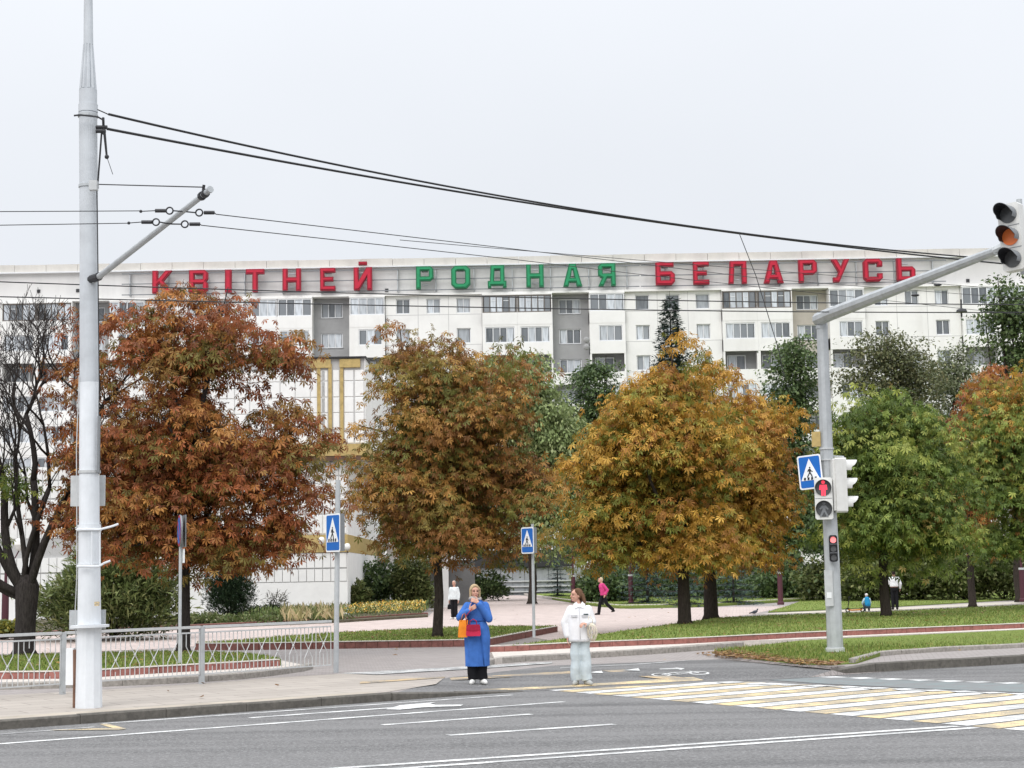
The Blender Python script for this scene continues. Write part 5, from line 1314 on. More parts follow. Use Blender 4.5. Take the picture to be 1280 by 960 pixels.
# bare tree at the left edge
def bare_tree():
    rng = np.random.default_rng(5); rb = random.Random(5)
    base = gp(30, 818, .225); D = base.y; t = thing('bare_tree', 'dark nearly leafless tree with forked trunk beside the white pole', 'tree', base)
    mb = MB(); tw = MB(); tips = []
    fork = W(34, 738, D)
    mb.tube([base + Vector((0, 0, -.05)), base + Vector((0, 0, .1)), base.lerp(fork, .5), fork + Vector((0, 0, .1)), fork + Vector((0, 0, .35))], [.34, .25, .225, .27, .16], 12)
    def grow(p, d, L_, r_, lev):
        segs = 4 if lev < 4 else 3; P = [p]; q = p.copy(); dd = d.copy()
        for k in range(segs):
            dd = (dd + Vector((rb.gauss(0, .16), rb.gauss(0, .16), rb.gauss(0.06, .08)))).normalized(); q = q + dd * L_ / segs; P.append(q.copy())
        r2 = r_ * (.66 if lev < 3 else .6)
        (mb if r_ > .02 else tw).tube(P, [max(q, .0055) for q in np.linspace(r_, r2, segs + 1)], 7 if r_ > .05 else (5 if r_ > .02 else 3))
        if lev >= 8 or r2 < .0030: tips.append(P[-1]); return
        nb = rb.choice((3, 3)) if lev < 5 else rb.choice((2, 3))
        for i in range(nb):
            at = P[-1] if i < 2 else P[rb.choice((2, 3))]
            ax = Vector((rb.gauss(0, 1), rb.gauss(0, 1), rb.gauss(.15, .5))).normalized()
            nd = (dd + ax * rb.uniform(.45, .8)).normalized()
            if nd.z < .05: nd.z = abs(nd.z) + .15; nd.normalize()
            grow(at, nd, L_ * rb.uniform(.62, .84), r2 * rb.uniform(.78, 1.0), lev + 1)
    for (px, py, r_) in ((6, 610, .115), (42, 600, .11), (94, 600, .10), (-60, 690, .11), (-28, 620, .105), (62, 610, .07), (-90, 620, .09), (20, 620, .07)):
        tgt = W(px, py, D + rb.uniform(-.8, .8)); d_ = (tgt - fork).normalized(); P = limb(mb, fork + Vector((0, 0, -.15)), tgt, r_, r_ * .7, rng, 6, .06, 9)
        grow(tgt, (d_ + Vector((0, 0, .5))).normalized(), 1.5, r_ * .66, 1); grow(P[4], (d_ + Vector((rb.uniform(-.8, .8), rb.uniform(-.5, .5), .3))).normalized(), 1.25, r_ * .4, 2)
    mb.build('trunk', M['bark_dark'], t, smooth=True); tag(tw.build('twigs', M['bark_dark'], t), None, None, kind='stuff')
    # a few last leaves: brown on the right side, yellow green low on the left
    L1 = [lobe(88, 430, 22, 60, D), lobe(85, 640, 28, 70, D), lobe(95, 540, 18, 70, D), lobe(60, 480, 22, 30, D)]
    L2 = [lobe(2, 610, 24, 30, D), lobe(28, 605, 18, 16, D), lobe(-5, 660, 16, 24, D)]
    Cs, cs = [], []
    for L_, n, pal, w_ in ((L1, 45, RUST, [.4, .3, .15, .15, 0, 0]), (L2, 14, GREEN, [.2, .3, .2, .3, 0])):
        C, _, _ = clumps(L_, n, rng, .5); P = np.repeat(C, 16, 0) + rng.normal(size=(n * 16, 3)) * np.array([.25, .25, .12]); Cs.append(P); cs.append(pick(pal, w_, len(P), rng))
    P = np.concatenate(Cs); c = np.concatenate(cs); n = len(P)
    link('leaves', leaves_mesh('leaves', P - np.array(base), rng.uniform(0, 6.28, n), rng.normal(-.5, .4, n), rng.normal(0, .5, n), .15 * rng.uniform(.7, 1.2, n), c, T_PALM, M['leaf']), t)
bare_tree()

# trees further back
BG = 'trees in front of the apartment block'
def back(name, label, px, d, lobes, pal, w_, n, per, sig, ls, seed, T=T_LEAF, tr=.2, th=3.0, z=.1, by=.5, shell=.45, pitch=(-.3, .6)):
    b = W(px, 745, d); b.z = z; return tree(name, label, b, [lobe(*q, d) for q in lobes], th, tr, pal, w_, n, per, sig, ls, T, seed, group=BG, by_clump=by, shell=shell, pitch=pitch)
back('willow_tree', 'pale green willow tree between the brown and the golden chestnut', 665, 96, [(635, 490, 50, 50), (680, 545, 48, 75), (650, 462, 38, 28), (690, 610, 45, 70), (610, 480, 38, 38)], PGREEN, [.35, .3, .2, .15], 560, 95, .6, .26, 31, T_LEAF, tr=.25, pitch=(-.8, .5))
back('dark_tree', 'dark green tree rising behind the willow in front of the grey recess', 742, 108, [(742, 500, 32, 55), (735, 465, 24, 26), (745, 570, 36, 60), (735, 640, 40, 60), (758, 455, 14, 18)], DGREEN, [.4, .3, .2, .1], 420, 55, .55, .27, 32)
back('birch_tree', 'slim dark green birch behind the traffic light pole', 992, 100, [(990, 480, 30, 55), (1000, 440, 24, 32), (985, 550, 34, 60), (1000, 630, 40, 70), (978, 500, 20, 40)], DGREEN, [.3, .35, .15, .2], 420, 50, .55, .27, 33)
back('locust_tree', 'airy olive green locust tree above the bright green chestnut', 1112, 100, [(1110, 435, 40, 38), (1090, 470, 40, 35), (1140, 470, 45, 40), (1120, 520, 55, 40), (1085, 425, 22, 22), (1150, 440, 24, 22)], [(.12, .135, .06), (.165, .17, .08), (.085, .10, .045), (.21, .195, .10)], [.35, .3, .2, .15], 330, 60, .6, .22, 34)
back('locust_tree', 'sparse grey green tree in front of the right hand windows', 1185, 106, [(1185, 470, 34, 45), (1200, 440, 24, 22), (1175, 530, 30, 45), (1215, 500, 24, 36)], [(.16, .185, .10), (.21, .23, .13), (.11, .13, .065)], [.4, .3, .3], 210, 50, .6, .22, 35)
back('dark_tree', 'tall dark green tree under the hanging amber signal', 1275, 78, [(1270, 380, 36, 48), (1250, 400, 26, 34), (1290, 440, 48, 50), (1248, 360, 18, 24), (1235, 410, 12, 20), (1300, 520, 50, 80)], [(.085, .13, .045), (.12, .17, .06), (.055, .085, .035), (.16, .20, .09)], [.35, .3, .2, .15], 380, 60, .45, .22, 36)
back('dark_tree', 'broad dark tree filling the gap behind the golden chestnut', 900, 118, [(910, 650, 70, 80), (820, 660, 60, 70), (960, 640, 50, 80)], DGREEN, [.35, .3, .25, .1], 360, 45, .8, .34, 37)
back('dark_tree', 'shaded tree behind the bright green chestnut trunk', 1120, 92, [(1130, 650, 80, 70), (1050, 650, 50, 80), (1195, 650, 45, 70)], DGREEN, [.35, .3, .2, .15], 360, 45, .7, .32, 38)
back('dark_tree', 'shaded tree behind the brown chestnut beside the entrance canopy', 560, 112, [(560, 640, 70, 70), (610, 620, 55, 90), (500, 650, 50, 60), (650, 660, 40, 50)], DGREEN, [.4, .3, .2, .1], 380, 45, .75, .32, 39)

# conifers
def conifer(label, base, h, r_, pal, w_, seed, name='spruce_tree', rows=None, per=None, ls=.35, group=None):
    rng = np.random.default_rng(seed); base = Vector(base); t = thing(name, label, 'tree', base, group); mb = MB()
    mb.tube([base + Vector((0, 0, -.05)), base + Vector((0, 0, h))], [h * .016 + .04, .01], 7)
    rows = rows or int(h * 3.2); P = []; Yw = []; Pt = []; S = []
    for i in range(rows):
        t_ = i / rows; z = h * (.04 + .94 * t_); L_ = r_ * (1 - t_) ** .72 * rng.uniform(.85, 1.1) + .06; nb = int(7 + 5 * (1 - t_))
        for k in range(nb):
            a = 2 * math.pi * (k + rng.uniform(-.3, .3)) / nb + i * .7; Lb = L_ * rng.uniform(.75, 1.12)
            m_ = max(3, int(Lb / .16)); q = np.linspace(.12, 1, m_)
            droop = -.22 * Lb * q ** 1.3 + .14 * Lb * q ** 3
            bx_ = np.stack([base.x + math.cos(a) * Lb * q, base.y + math.sin(a) * Lb * q, base.z + z + droop], 1)
            if L_ > .5: mb.tube([tuple(bx_[0]), tuple(bx_[-1])], [.02, .006], 3)
            for rep in range(3):
                P.append(bx_ + rng.normal(0, .035, bx_.shape)); Yw.append(a + rng.normal(0, .75, m_)); Pt.append(rng.normal(-.15, .35, m_)); S.append(ls * (.6 + .5 * (1 - q)) * rng.uniform(.7, 1.2, m_))
    P = np.concatenate(P); n = len(P)
    mb.build('trunk', M['bark_dark'], t)
    link('crown', leaves_mesh('crown', P - np.array(base), np.concatenate(Yw), np.concatenate(Pt), rng.normal(0, .6, n), np.concatenate(S), pick(pal, w_, n, rng, .3), T_SPRAY, M['needle']), t)
SPR = [(.028, .048, .036), (.042, .066, .05), (.018, .033, .026), (.065, .09, .075)]
bs_ = W(848, 745, 122); bs_.z = .1
conifer('tall dark spruce whose tip rises above the golden chestnut', bs_, W(846, 365, 122).z, 3.8, SPR, [.4, .3, .2, .1], 41, rows=56, ls=.85)
for k, (px, py, h, r_, lb) in enumerate(((822, 757, 3.6, 1.7, 'blue spruce on the far lawn beside the maroon lamp post'), (878, 759, 3.0, 1.5, 'blue spruce on the far lawn behind the twin chestnut trunks'), (938, 756, 2.6, 1.6, 'low spreading blue spruce under the orange chestnut'), (700, 747, 3.0, 1.2, 'narrow spruce at the corner of the grey retaining wall'))):
    b = G(px, py, .12) + Vector((0, 6, 0)); conifer(lb, b, h, r_, [(.05, .085, .08), (.075, .115, .105), (.03, .055, .05), (.10, .14, .13)], [.4, .3, .2, .1], 50 + k, ls=.3, group='blue spruces on the far lawn')

# shrubs
def shrub(label, base, lobes, pal, w_, n, ls, T, seed, name='shrub', pitch=(.4, .5), cat='shrub', group=None, mat='leaf', radial=True, shell=.4):
    rng = np.random.default_rng(seed); base = Vector(base); t = thing(name, label, cat, base, group)
    C, d, li = clumps(lobes, n, rng, shell); C[:, 2] = np.maximum(C[:, 2], base.z + .02)
    mb = MB()
    for k in range(10):
        j = int(rng.integers(0, n)); limb(mb, base + Vector((rng.normal(0, .1), rng.normal(0, .1), -.03)), C[j], .03, .008, rng, 3, .1, 4)
    mb.build('stems', M['bark_dark'], t)
    yaw = np.arctan2(d[:, 1], d[:, 0]) + rng.normal(0, .5, n) if radial else rng.uniform(0, 6.28, n)
    link('foliage', leaves_mesh('foliage', C - np.array(base), yaw, rng.normal(pitch[0], pitch[1], n), rng.normal(0, .6, n), ls * rng.uniform(.6, 1.3, n), pick(pal, w_, n, rng, .25), T, M[mat]), t)
    return t
OL = [(.12, .15, .05), (.17, .19, .07), (.08, .10, .035), (.23, .235, .10)]
Db = 50
b = W(140, 800, Db); b.z = .1
shrub('big feathery olive green shrub behind the white pole', b, [lobe(140, 750, 82, 48, Db), lobe(90, 762, 52, 36, Db), lobe(188, 745, 42, 52, Db), lobe(140, 715, 55, 36, Db)], [(.12, .155, .05), (.17, .20, .07), (.075, .10, .035), (.24, .25, .10)], [.35, .3, .2, .15], 16000, .32, T_LONG, 61, pitch=(.5, .5))
Db = 69; b = W(287, 772, Db); b.z = .1
shrub('clipped dark thuja with rounded top against the white wall', b, [lobe(287, 722, 29, 40, Db), lobe(287, 748, 30, 26, Db)], [(.028, .052, .026), (.042, .07, .034), (.018, .034, .018), (.06, .085, .04)], [.4, .3, .2, .1], 9000, .23, T_SPRAY, 62, pitch=(.7, .5), name='thuja')
Db = 70; b = W(340, 772, Db); b.z = .1
shrub('low dark green juniper mound at the foot of the white wall', b, [lobe(335, 766, 26, 9, Db), lobe(312, 768, 30, 6, Db)], [(.04, .07, .025), (.06, .09, .03), (.09, .115, .05)], [.4, .4, .2], 3500, .22, T_LONG, 63, name='juniper')
b = W(345, 768, Db); b.z = .1
shrub('wispy grey twiggy shrub against the white wall', b, [lobe(345, 750, 14, 10, Db)], [(.16, .15, .13), (.10, .10, .08)], [.6, .4], 260, .22, T_LONG, 64)
b = W(250, 775, 64); b.z = .1
shrub('light green ground cover under the thuja', b, [lobe(250, 775, 42, 7, 64), lobe(310, 776, 50, 5, 64), lobe(380, 775, 50, 4, 66)], [(.12, .155, .05), (.17, .19, .08), (.08, .11, .035), (.24, .24, .14)], [.35, .3, .25, .1], 6000, .16, T_LEAF, 65, name='ground_cover_plant', pitch=(.3, .6))
b = W(15, 792, 52); b.z = .1
shrub('yellow green low shrub beside the bare tree trunk', b, [lobe(12, 786, 26, 9, 52), lobe(-20, 786, 30, 10, 52)], [(.22, .21, .04), (.13, .15, .04), (.3, .26, .06)], [.4, .4, .2], 2600, .16, T_LEAF, 66)
for k, (px, d_, rx, ry, py, lb) in enumerate(((470, 84, 38, 30, 728, 'dark evergreen bush in the corner by the entrance column'), (445, 77, 16, 22, 752, 'grey green bushy plant at the corner of the white wall'), (515, 83, 24, 34, 726, 'leafy green bush beside the entrance column'), (600, 112, 34, 16, 732, 'small round bush behind the person in the white sweater'))):
    b = W(px, 760, d_); b.z = .08
    shrub(lb, b, [lobe(px, py, rx, ry, d_), lobe(px + rx * .4, py + ry * .5, rx * .7, ry * .6, d_)], OL if k in (1, 2) else DGREEN, [.3, .3, .25, .15], 3600, .24, T_LEAF, 70 + k)
HB = 'hedge bushes behind the right lawns'
hb = [(760, 96, 40, 22, 731), (840, 110, 48, 22, 727), (905, 104, 42, 20, 735), (975, 98, 44, 24, 728), (1040, 92, 40, 26, 722), (1090, 88, 40, 28, 720), (1150, 88, 44, 30, 716), (1205, 86, 40, 34, 712), (1255, 86, 44, 32, 710), (1310, 84, 50, 36, 708)]
hl_ = ['dark bush behind the walking woman in pink', 'dark bush behind the blue spruces', 'dark low bush behind the twin trunks', 'dark bush behind the maroon post on the far lawn', 'leafy bush behind the traffic light pole', 'leafy bush behind the crouching child', 'leafy bush behind the person in the white shirt', 'broad leafy bush behind the gap beside the bright green chestnut', 'light leafy bush under the rust coloured chestnut', 'broad bush behind the rightmost lamp post']
for k, (px, d_, rx, ry, py) in enumerate(hb):
    b = W(px, 745, d_); b.z = .12
    pal = OL if k >= 4 else DGREEN
    shrub(hl_[k], b, [lobe(px, py, rx, ry, d_), lobe(px - rx * .4, py + ry * .4, rx * .7, ry * .7, d_), lobe(px + rx * .45, py + ry * .3, rx * .6, ry * .75, d_)], pal, [.35, .3, .25, .1], 4200, .27, T_LEAF, 80 + k, group=HB, pitch=(.0, .7))
# flowers in the bed
rng = np.random.default_rng(90)
def flowers(name, label, pts, n, pal, w_, hz, ls, T=T_LEAF, pitch=(.6, .5)):
    P = scatter([tuple(p) for p in pts], n, (-60, 60)); k = len(P); z = .1 + rng.uniform(*hz, k)
    C = np.stack([P[:, 0], P[:, 1], z], 1)
    o = link(name, leaves_mesh(name, C, rng.uniform(0, 6.28, k), rng.normal(pitch[0], pitch[1], k), rng.normal(0, .6, k), ls * rng.uniform(.6, 1.3, k), pick(pal, w_, k, rng, .2), T, M['petal']))
    return tag(o, label, 'flowers', kind='stuff')
bed2 = [G(a, b, .1) for a, b in ((300, 781), (430, 775), (533, 768.5))] + [Vector((-4.2, 80, .1)), Vector((-7.3, 82, .1)), Vector((-7.3, 74, .1)), Vector((-11, 74, .1))]
flowers('bed_foliage', 'green foliage of the flower bed', bed2, 5200, [(.10, .15, .04), (.15, .19, .06), (.07, .10, .03), (.2, .2, .09)], [.35, .3, .2, .15], (.02, .45), .2, T_LONG, (.9, .4))
bed3 = [G(a, b, .1) for a, b in ((425, 775), (533, 768.5))] + [Vector((-4.4, 78, .1)), Vector((-7.0, 76.5, .1))]
flowers('yellow_flowers', 'yellow and orange flowers along the front of the bed', bed3, 1500, [(.75, .55, .12), (.70, .36, .06), (.8, .72, .35), (.55, .3, .08)], [.4, .25, .25, .1], (.2, .55), .10)
flowers('pale_grass_tufts', 'dry pale grass tufts at the foot of the white wall', [G(a, b, .1) for a, b in ((355, 780), (430, 776))] + [Vector((-7.9, 73, .1)), Vector((-10.5, 73, .1))], 420, [(.45, .36, .2), (.3, .27, .12)], [.6, .4], (.02, .1), .55, T_LONG, (1.2, .25))
# ------------------------------------------------------------------ people
def cloth(name, c, var=.14, scale=9):
    k = NT(name); v = k.coord('Object'); n = k.noise(v, scale, 4, .6)
    col = k.ramp(n, [(.3, tuple(x * (1 - var) for x in c)), (.7, tuple(min(1, x * (1 + var)) for x in c))])
    w_ = k.noise(v, 260, 2, .5); vf = k.coord('Object', (1, 1, .3)); k.bump(k.noise(vf, 9, 3, .5), .45, .03); return k.fin(col, .9, 0, .15)
CL = {}
def cl(name, c, **kw):
    if name not in CL: CL[name] = cloth(name, c, **kw)
    return CL[name]
def V3(*a): return Vector(a)
def hand(mb, w, d, pn, side, curl=.5, s_=1.0):
    """palm, four unequal bent fingers and a thumb leaving the side of the palm"""
    d = Vector(d).normalized(); pn = Vector(pn); pn = (pn - d * pn.dot(d)).normalized(); sd = d.cross(pn) * side; w = Vector(w)
    for q in np.linspace(.012, .078, 5):
        for o in (-.024, -.008, .008, .024): mb.ball(w + d * q * s_ + sd * o * s_ * (.8 + 3 * q), (.0145 * s_,) * 3, 6, 4)
    for i, (o, L_) in enumerate(((-.030, .056), (-.010, .070), (.010, .074), (.030, .066))):
        p = w + d * .082 * s_ + sd * o * s_; dd = d + sd * o * 1.2
        for j, fr in enumerate((.45, .32, .23)):
            ang = curl * (.7 + .25 * j); dd = (dd * math.cos(ang) + pn * math.sin(ang)).normalized()
            q = p + dd * L_ * fr * s_ * 1.15; mb.cap(p, q, (.0092 - .0008 * j) * s_, (.0084 - .0008 * j) * s_, 6); p = q
    p = w + d * .026 * s_ + sd * .030 * s_; dd = (d * .65 + sd * .75 + pn * .35).normalized()
    for j, L_ in enumerate((.038, .03, .024)):
        q = p + dd * L_ * s_; mb.cap(p, q, (.0115 - .001 * j) * s_, (.0105 - .001 * j) * s_, 6); p = q; dd = (dd + d * .35 + pn * .2 * curl).normalized()
def head(mb, c, yaw, tilt=0.0):
    c = Vector(c); Rm = Matrix.Rotation(yaw, 3, 'Z') @ Matrix.Rotation(tilt, 3, 'X')
    def b(o, r_): mb.ball(c + Rm @ Vector(o), r_, 14, 10, Rm)
    b((0, .012, .022), (.073, .092, .093)); b((0, -.022, -.035), (.058, .066, .076)); b((0, -.062, -.086), (.026, .022, .02)); b((0, -.05, .03), (.06, .04, .05))
    b((-.03, -.066, -.03), (.024, .02, .022)); b((.03, -.066, -.03), (.024, .02, .022))
    mb.cap(c + Rm @ V3(0, -.088, .012), c + Rm @ V3(0, -.106, -.028), .009, .014, 8); b((0, -.086, -.062), (.022, .010, .010))
    for s_ in (-1, 1): b((s_ * .075, .012, -.01), (.010, .02, .030))
    return Rm
def face_parts(root, c, Rm, lip=(.42, .12, .11)):
    c = Vector(c); em = cl('eye_dark', (.03, .025, .022)); lm = cl('lips', lip); bm_ = cl('brow', (.12, .075, .05))
    for s_ in (-1, 1):
        e = MB().ball(c + Rm @ V3(s_ * .030, -.083, .004), (.0125, .008, .007), 8, 6, Rm); placed_child(e, 'eye', em, root)
        e = MB().cap(c + Rm @ V3(s_ * .016, -.093, .024), c + Rm @ V3(s_ * .046, -.080, .024), .004, .003, 5); placed_child(e, 'eyebrow', bm_, root)
    e = MB().ball(c + Rm @ V3(0, -.094, -.062), (.021, .007, .007), 10, 6, Rm); placed_child(e, 'lips', lm, root)
def placed_child(mb, name, mat, root, smooth=True):
    me = mb.mesh(name, smooth); me.materials.append(mat); return link(name, me, root)
def scaled_root(label, loc, H, yaw, cat='person', name='person', group=None):
    t = thing(name, label, cat, loc, group); t.rotation_euler = (0, 0, yaw); t.scale = (H / 1.68,) * 3; return t
def body(root, head_c, head_yaw, arms, legs, voxel, tilt=0.0, neck=None, skin='skin', torso_lean=(0, 0), face=True):
    mb = MB(); hc = Vector(head_c)
    Rm = head(mb, hc, head_yaw, tilt)
    lx, ly = torso_lean
    mb.loft([(.84, 0, 0, .15, .11), (.93, 0, 0, .165, .12), (1.06, lx * .4, ly * .4, .135, .10), (1.18, lx * .7, ly * .7, .14, .10), (1.28, lx, ly, .15, .105), (1.34, lx, ly, .11, .08), (1.40, lx, ly, .06, .06)], 18)
    mb.cap(V3(lx, ly + .015, 1.36), hc + Vector((0, .02, -.06)), .055, .05, 12)
    for sh_, el, wr, d, pn, side, curl in arms:
        mb.cap(Vector(sh_) + V3(0, 0, -.02), el, .042, .036, 10); mb.cap(el, wr, .034, .025, 10); hand(mb, wr, d, pn, side, curl)
    for hip, kn, an, toe in legs:
        mb.cap(hip, kn, .078, .052, 10); mb.cap(kn, an, .05, .034, 10); mb.cap(an, Vector(an) + Vector(toe).normalized() * .09 + V3(0, 0, -.048), .028, .018, 8)
    o = fuse('body', mb, voxel, M[skin] if isinstance(skin, str) else skin, root, 3)
    if face: face_parts(root, hc, Rm)
    return Rm
def shoes(root, legs, mat, voxel=.008, sole=None):
    for hip, kn, an, toe in legs:
        mb = MB(); an = Vector(an); t_ = Vector(toe).normalized()
        mb.cap(an + V3(0, 0, -.01), an + V3(0, 0, -.035), .045, .045, 10); mb.cap(an + V3(0, 0, -.042) - t_ * .03, an + V3(0, 0, -.045) + t_ * .10, .046, .046, 10); mb.cap(an + t_ * .08 + V3(0, 0, -.042), an + t_ * .165 + V3(0, 0, -.052), .047, .034, 10)
        o = fuse('shoe', mb, voxel, mat, root, 2)
        me = o.data; zb = an.z - .082
        for v in me.vertices:
            if v.co.z < zb: v.co.z = zb
def trousers(root, legs, mat, r0, r1, zhem, voxel=.010, waist=.96, name='trousers', fold=.0, cx=0, cy=0):
    mb = MB(); mb.loft([(.80, cx, cy, .155, .125), (.88, cx, cy, .172, .132), (waist, cx, cy, .165, .125)], 18)
    for hip, kn, an, toe in legs:
        hip, kn, an = Vector(hip), Vector(kn), Vector(an); end = kn.lerp(an, max(0.0, min(1.0, (kn.z - zhem) / max(.05, kn.z - an.z)))) if kn.z - an.z > .1 else an
        n = 7; P = []; rr = []
        for i in range(n + 1):
            t_ = i / n; p = hip.lerp(kn, t_ * 2) if t_ < .5 else kn.lerp(end, t_ * 2 - 1); P.append(p + V3(math.sin(i * 1.9) * fold, -abs(math.sin(i * 2.3)) * fold, 0)); rr.append(lerp(r0, r1, t_) * (1 + .04 * math.sin(i * 2.7)))
        mb.tube(P, rr, 14); mb.ball(hip, r0, 10, 6)
    return fuse(name, mb, voxel, mat, root, 3)
# --- woman in the blue coat
p0 = hit(597, 855)
w1 = scaled_root('woman in a long blue belted coat and black trousers holding her collar', p0, 1.68, R(4))
hc = (-.025, -.01, 1.565)
arms1 = [(V3(-.155, 0, 1.325), V3(-.29, -.06, 1.13), V3(-.135, -.20, 1.255), (.75, -.2, .45), (.1, .9, .1), 1, .75),
         (V3(.15, 0, 1.325), V3(.205, -.11, 1.10), V3(.02, -.19, 1.385), (-.8, .05, .38), (0, .9, -.2), -1, .8)]
legs1 = [(V3(-.075, 0, .88), V3(-.085, -.01, .48), V3(-.075, .01, .085), V3(-.25, -1, 0)), (V3(.075, 0, .88), V3(.08, -.01, .48), V3(.085, .01, .085), V3(.3, -1, 0))]
Rm = body(w1, hc, R(8), arms1, legs1, .0062)
blue = cl('coat_blue', (.055, .155, .46), var=.16, scale=7)
mb = MB()
fold = lambda i, a: 1 + (.05 if i < 4 else .02) * math.sin(6 * a + i * .45) + (.035 * math.sin(11 * a + .6 * i) if i < 5 else .012 * math.sin(9 * a + i))
mb.loft([(.30, 0, .0, .205, .165), (.45, 0, 0, .205, .165), (.62, 0, 0, .208, .168), (.80, 0, 0, .212, .168), (.95, 0, 0, .20, .155), (1.06, 0, 0, .158, .122), (1.10, 0, 0, .160, .124), (1.20, 0, 0, .185, .138), (1.30, 0, 0, .19, .130), (1.36, 0, 0, .15, .105), (1.40, 0, .01, .10, .088), (1.44, -.005, .02, .082, .082)], 40, fold)
for (sh_, el, wr, *_r2) in arms1:
    wr2 = Vector(el).lerp(Vector(wr), .88); mb.cap(sh_, el, .070, .068, 12); mb.cap(el, wr2, .066, .052, 12)
coat = fuse('coat', mb, .0095, blue, w1, 3)
mb = MB(); mb.loft([(1.058, 0, 0, .168, .132), (1.063, 0, 0, .172, .136), (1.097, 0, 0, .172, .136), (1.102, 0, 0, .168, .132)], 30); placed_child(mb, 'belt', cl('belt_blue', (.035, .105, .34)), w1)
mb = MB(); mb.tube([V3(.035, -.140, 1.05), V3(.065, -.166, .80), V3(.085, -.172, .55), V3(.105, -.172, .32)], .010, 6); placed_child(mb, 'coat_front_edge', cl('belt_blue', (.035, .105, .34)), w1)
mb = MB()
for s_ in (-1, 1): mb.add([V3(s_ * .02, -.125, 1.20), V3(s_ * .10, -.145, 1.33), V3(s_ * .115, -.10, 1.40), V3(s_ * .05, -.09, 1.43), V3(s_ * .02, -.115, 1.20), V3(s_ * .10, -.13, 1.33), V3(s_ * .115, -.085, 1.40), V3(s_ * .05, -.075, 1.43)], [(0, 1, 2, 3), (7, 6, 5, 4), (0, 4, 5, 1), (1, 5, 6, 2), (2, 6, 7, 3), (3, 7, 4, 0)])
placed_child(mb, 'lapel', cl('lapel_blue', (.045, .13, .40)), w1, False)
blk = cl('black_cloth', (.012, .012, .014))
trousers(w1, legs1, blk, .085, .092, .055, fold=.008)
shoes(w1, legs1, cl('white_shoe', (.74, .73, .70)))
mb = MB(); mb.ball(V3(*hc) + Rm @ V3(0, .035, .028), (.087, .098, .105), 16, 12, Rm)
for s_ in (-1, 1): mb.cap(V3(*hc) + Rm @ V3(s_ * .076, -.012, .03), V3(*hc) + Rm @ V3(s_ * .078, -.012, -.085), .026, .02, 8); mb.cap(V3(*hc) + Rm @ V3(s_ * .02, -.055, .098), V3(*hc) + Rm @ V3(s_ * .072, -.03, .04), .024, .026, 8)
fuse('hair', mb, .008, cl('hair_blond', (.44, .33, .20), scale=40), w1, 3)
mb = MB(); mb.tube([V3(-.02 + .085 * math.cos(a), .0 + .085 * math.sin(a), 1.445 + .015 * math.sin(2 * a)) for a in np.linspace(0, 2 * math.pi, 17)], .030, 8, cap=False); placed_child(mb, 'scarf', cl('scarf_grey', (.40, .37, .35)), w1)
# bags in world space, held by her
def world(root, v): return root.matrix_basis @ Vector(v)
hb_ = thing('handbag', 'small crimson handbag hanging in front of the blue coat', 'handbag', world(w1, (-.07, -.245, .82)))
def local_build(mb, name, mat, t, smooth=False, fixn=True):
    me = mb.mesh(name, smooth)
    b = bmesh.new(); b.from_mesh(me); bmesh.ops.recalc_face_normals(b, faces=b.faces); b.to_mesh(me); b.free()
    me.materials.append(mat); return link(name, me, t)
red = cl('bag_red', (.50, .03, .075)); dred = cl('bag_red_dark', (.33, .02, .05))
mb = MB(); mb.prism([[(-.125, .02), (-.11, 0), (.11, 0), (.125, .02), (.115, .17), (.10, .19), (-.10, .19), (-.115, .17)]], lambda x, y, q: (x, -.045 + q, y), .09); local_build(mb, 'bag_body', red, hb_)
mb = MB(); mb.prism([[(-.12, .10), (.0, .085), (.12, .10), (.117, .175), (.10, .195), (-.10, .195), (-.117, .175)]], lambda x, y, q: (x, -.053 + q, y), .007); local_build(mb, 'flap', dred, hb_)
for y_ in (-.03, .03): local_build(MB().tube([V3(-.06, y_, .185), V3(-.055, y_, .25), V3(0, y_, .285), V3(.055, y_, .25), V3(.06, y_, .185)], .008, 6), 'handle', dred, hb_, True)
local_build(MB().tube([V3(-.11, 0, .19), V3(-.12, -.02, .34), V3(-.02, .0, .46)], .006, 5), 'strap', dred, hb_, True)
ob = thing('shopping_bag', 'orange shopping bag behind the crimson handbag', 'bag', world(w1, (-.245, -.16, .80)))
mb = MB(); mb.prism([[(-.085, .0), (.075, .0), (.09, .29), (-.06, .29)]], lambda x, y, q: (x, -.035 + q, y), .07); local_build(mb, 'bag_body', cl('bag_orange', (.78, .26, .03)), ob)
for y_ in (-.036, .036): local_build(MB().tube([V3(-.03, y_, .27), V3(0.0, y_, .38), V3(.04, y_, .41), V3(.06, y_, .27)], .006, 5), 'handle', cl('bag_orange_dark', (.6, .18, .02)), ob, True)

# --- woman in white
p0 = hit(726.5, 856)
w2 = scaled_root('woman in a white denim jacket and pale jeans looking sideways at the crossing', p0, 1.63, R(-4))
hc = (-.055, -.01, 1.555)
arms2 = [(V3(-.155, 0, 1.31), V3(-.265, .0, 1.08), V3(-.225, -.05, .835), (.05, -.15, -1), (.8, 0, -.1), -1, .35),
         (V3(.15, 0, 1.31), V3(.22, .02, 1.08), V3(.115, -.205, 1.075), (-.55, -.5, -.1), (0, .3, -.9), 1, .8)]
legs2 = [(V3(-.075, 0, .88), V3(-.085, -.01, .47), V3(-.085, .02, .085), V3(-.2, -1, 0)), (V3(.075, 0, .88), V3(.085, -.01, .47), V3(.10, .0, .085), V3(.55, -1, 0))]
Rm = body(w2, hc, -R(58), arms2, legs2, .0062, tilt=R(-4))
wht = cl('jacket_white', (.74, .735, .75), var=.05)
mb = MB(); fold = lambda i, a: 1 + .025 * math.sin(5 * a + i * .8) + .018 * math.sin(9 * a - i * 1.3)
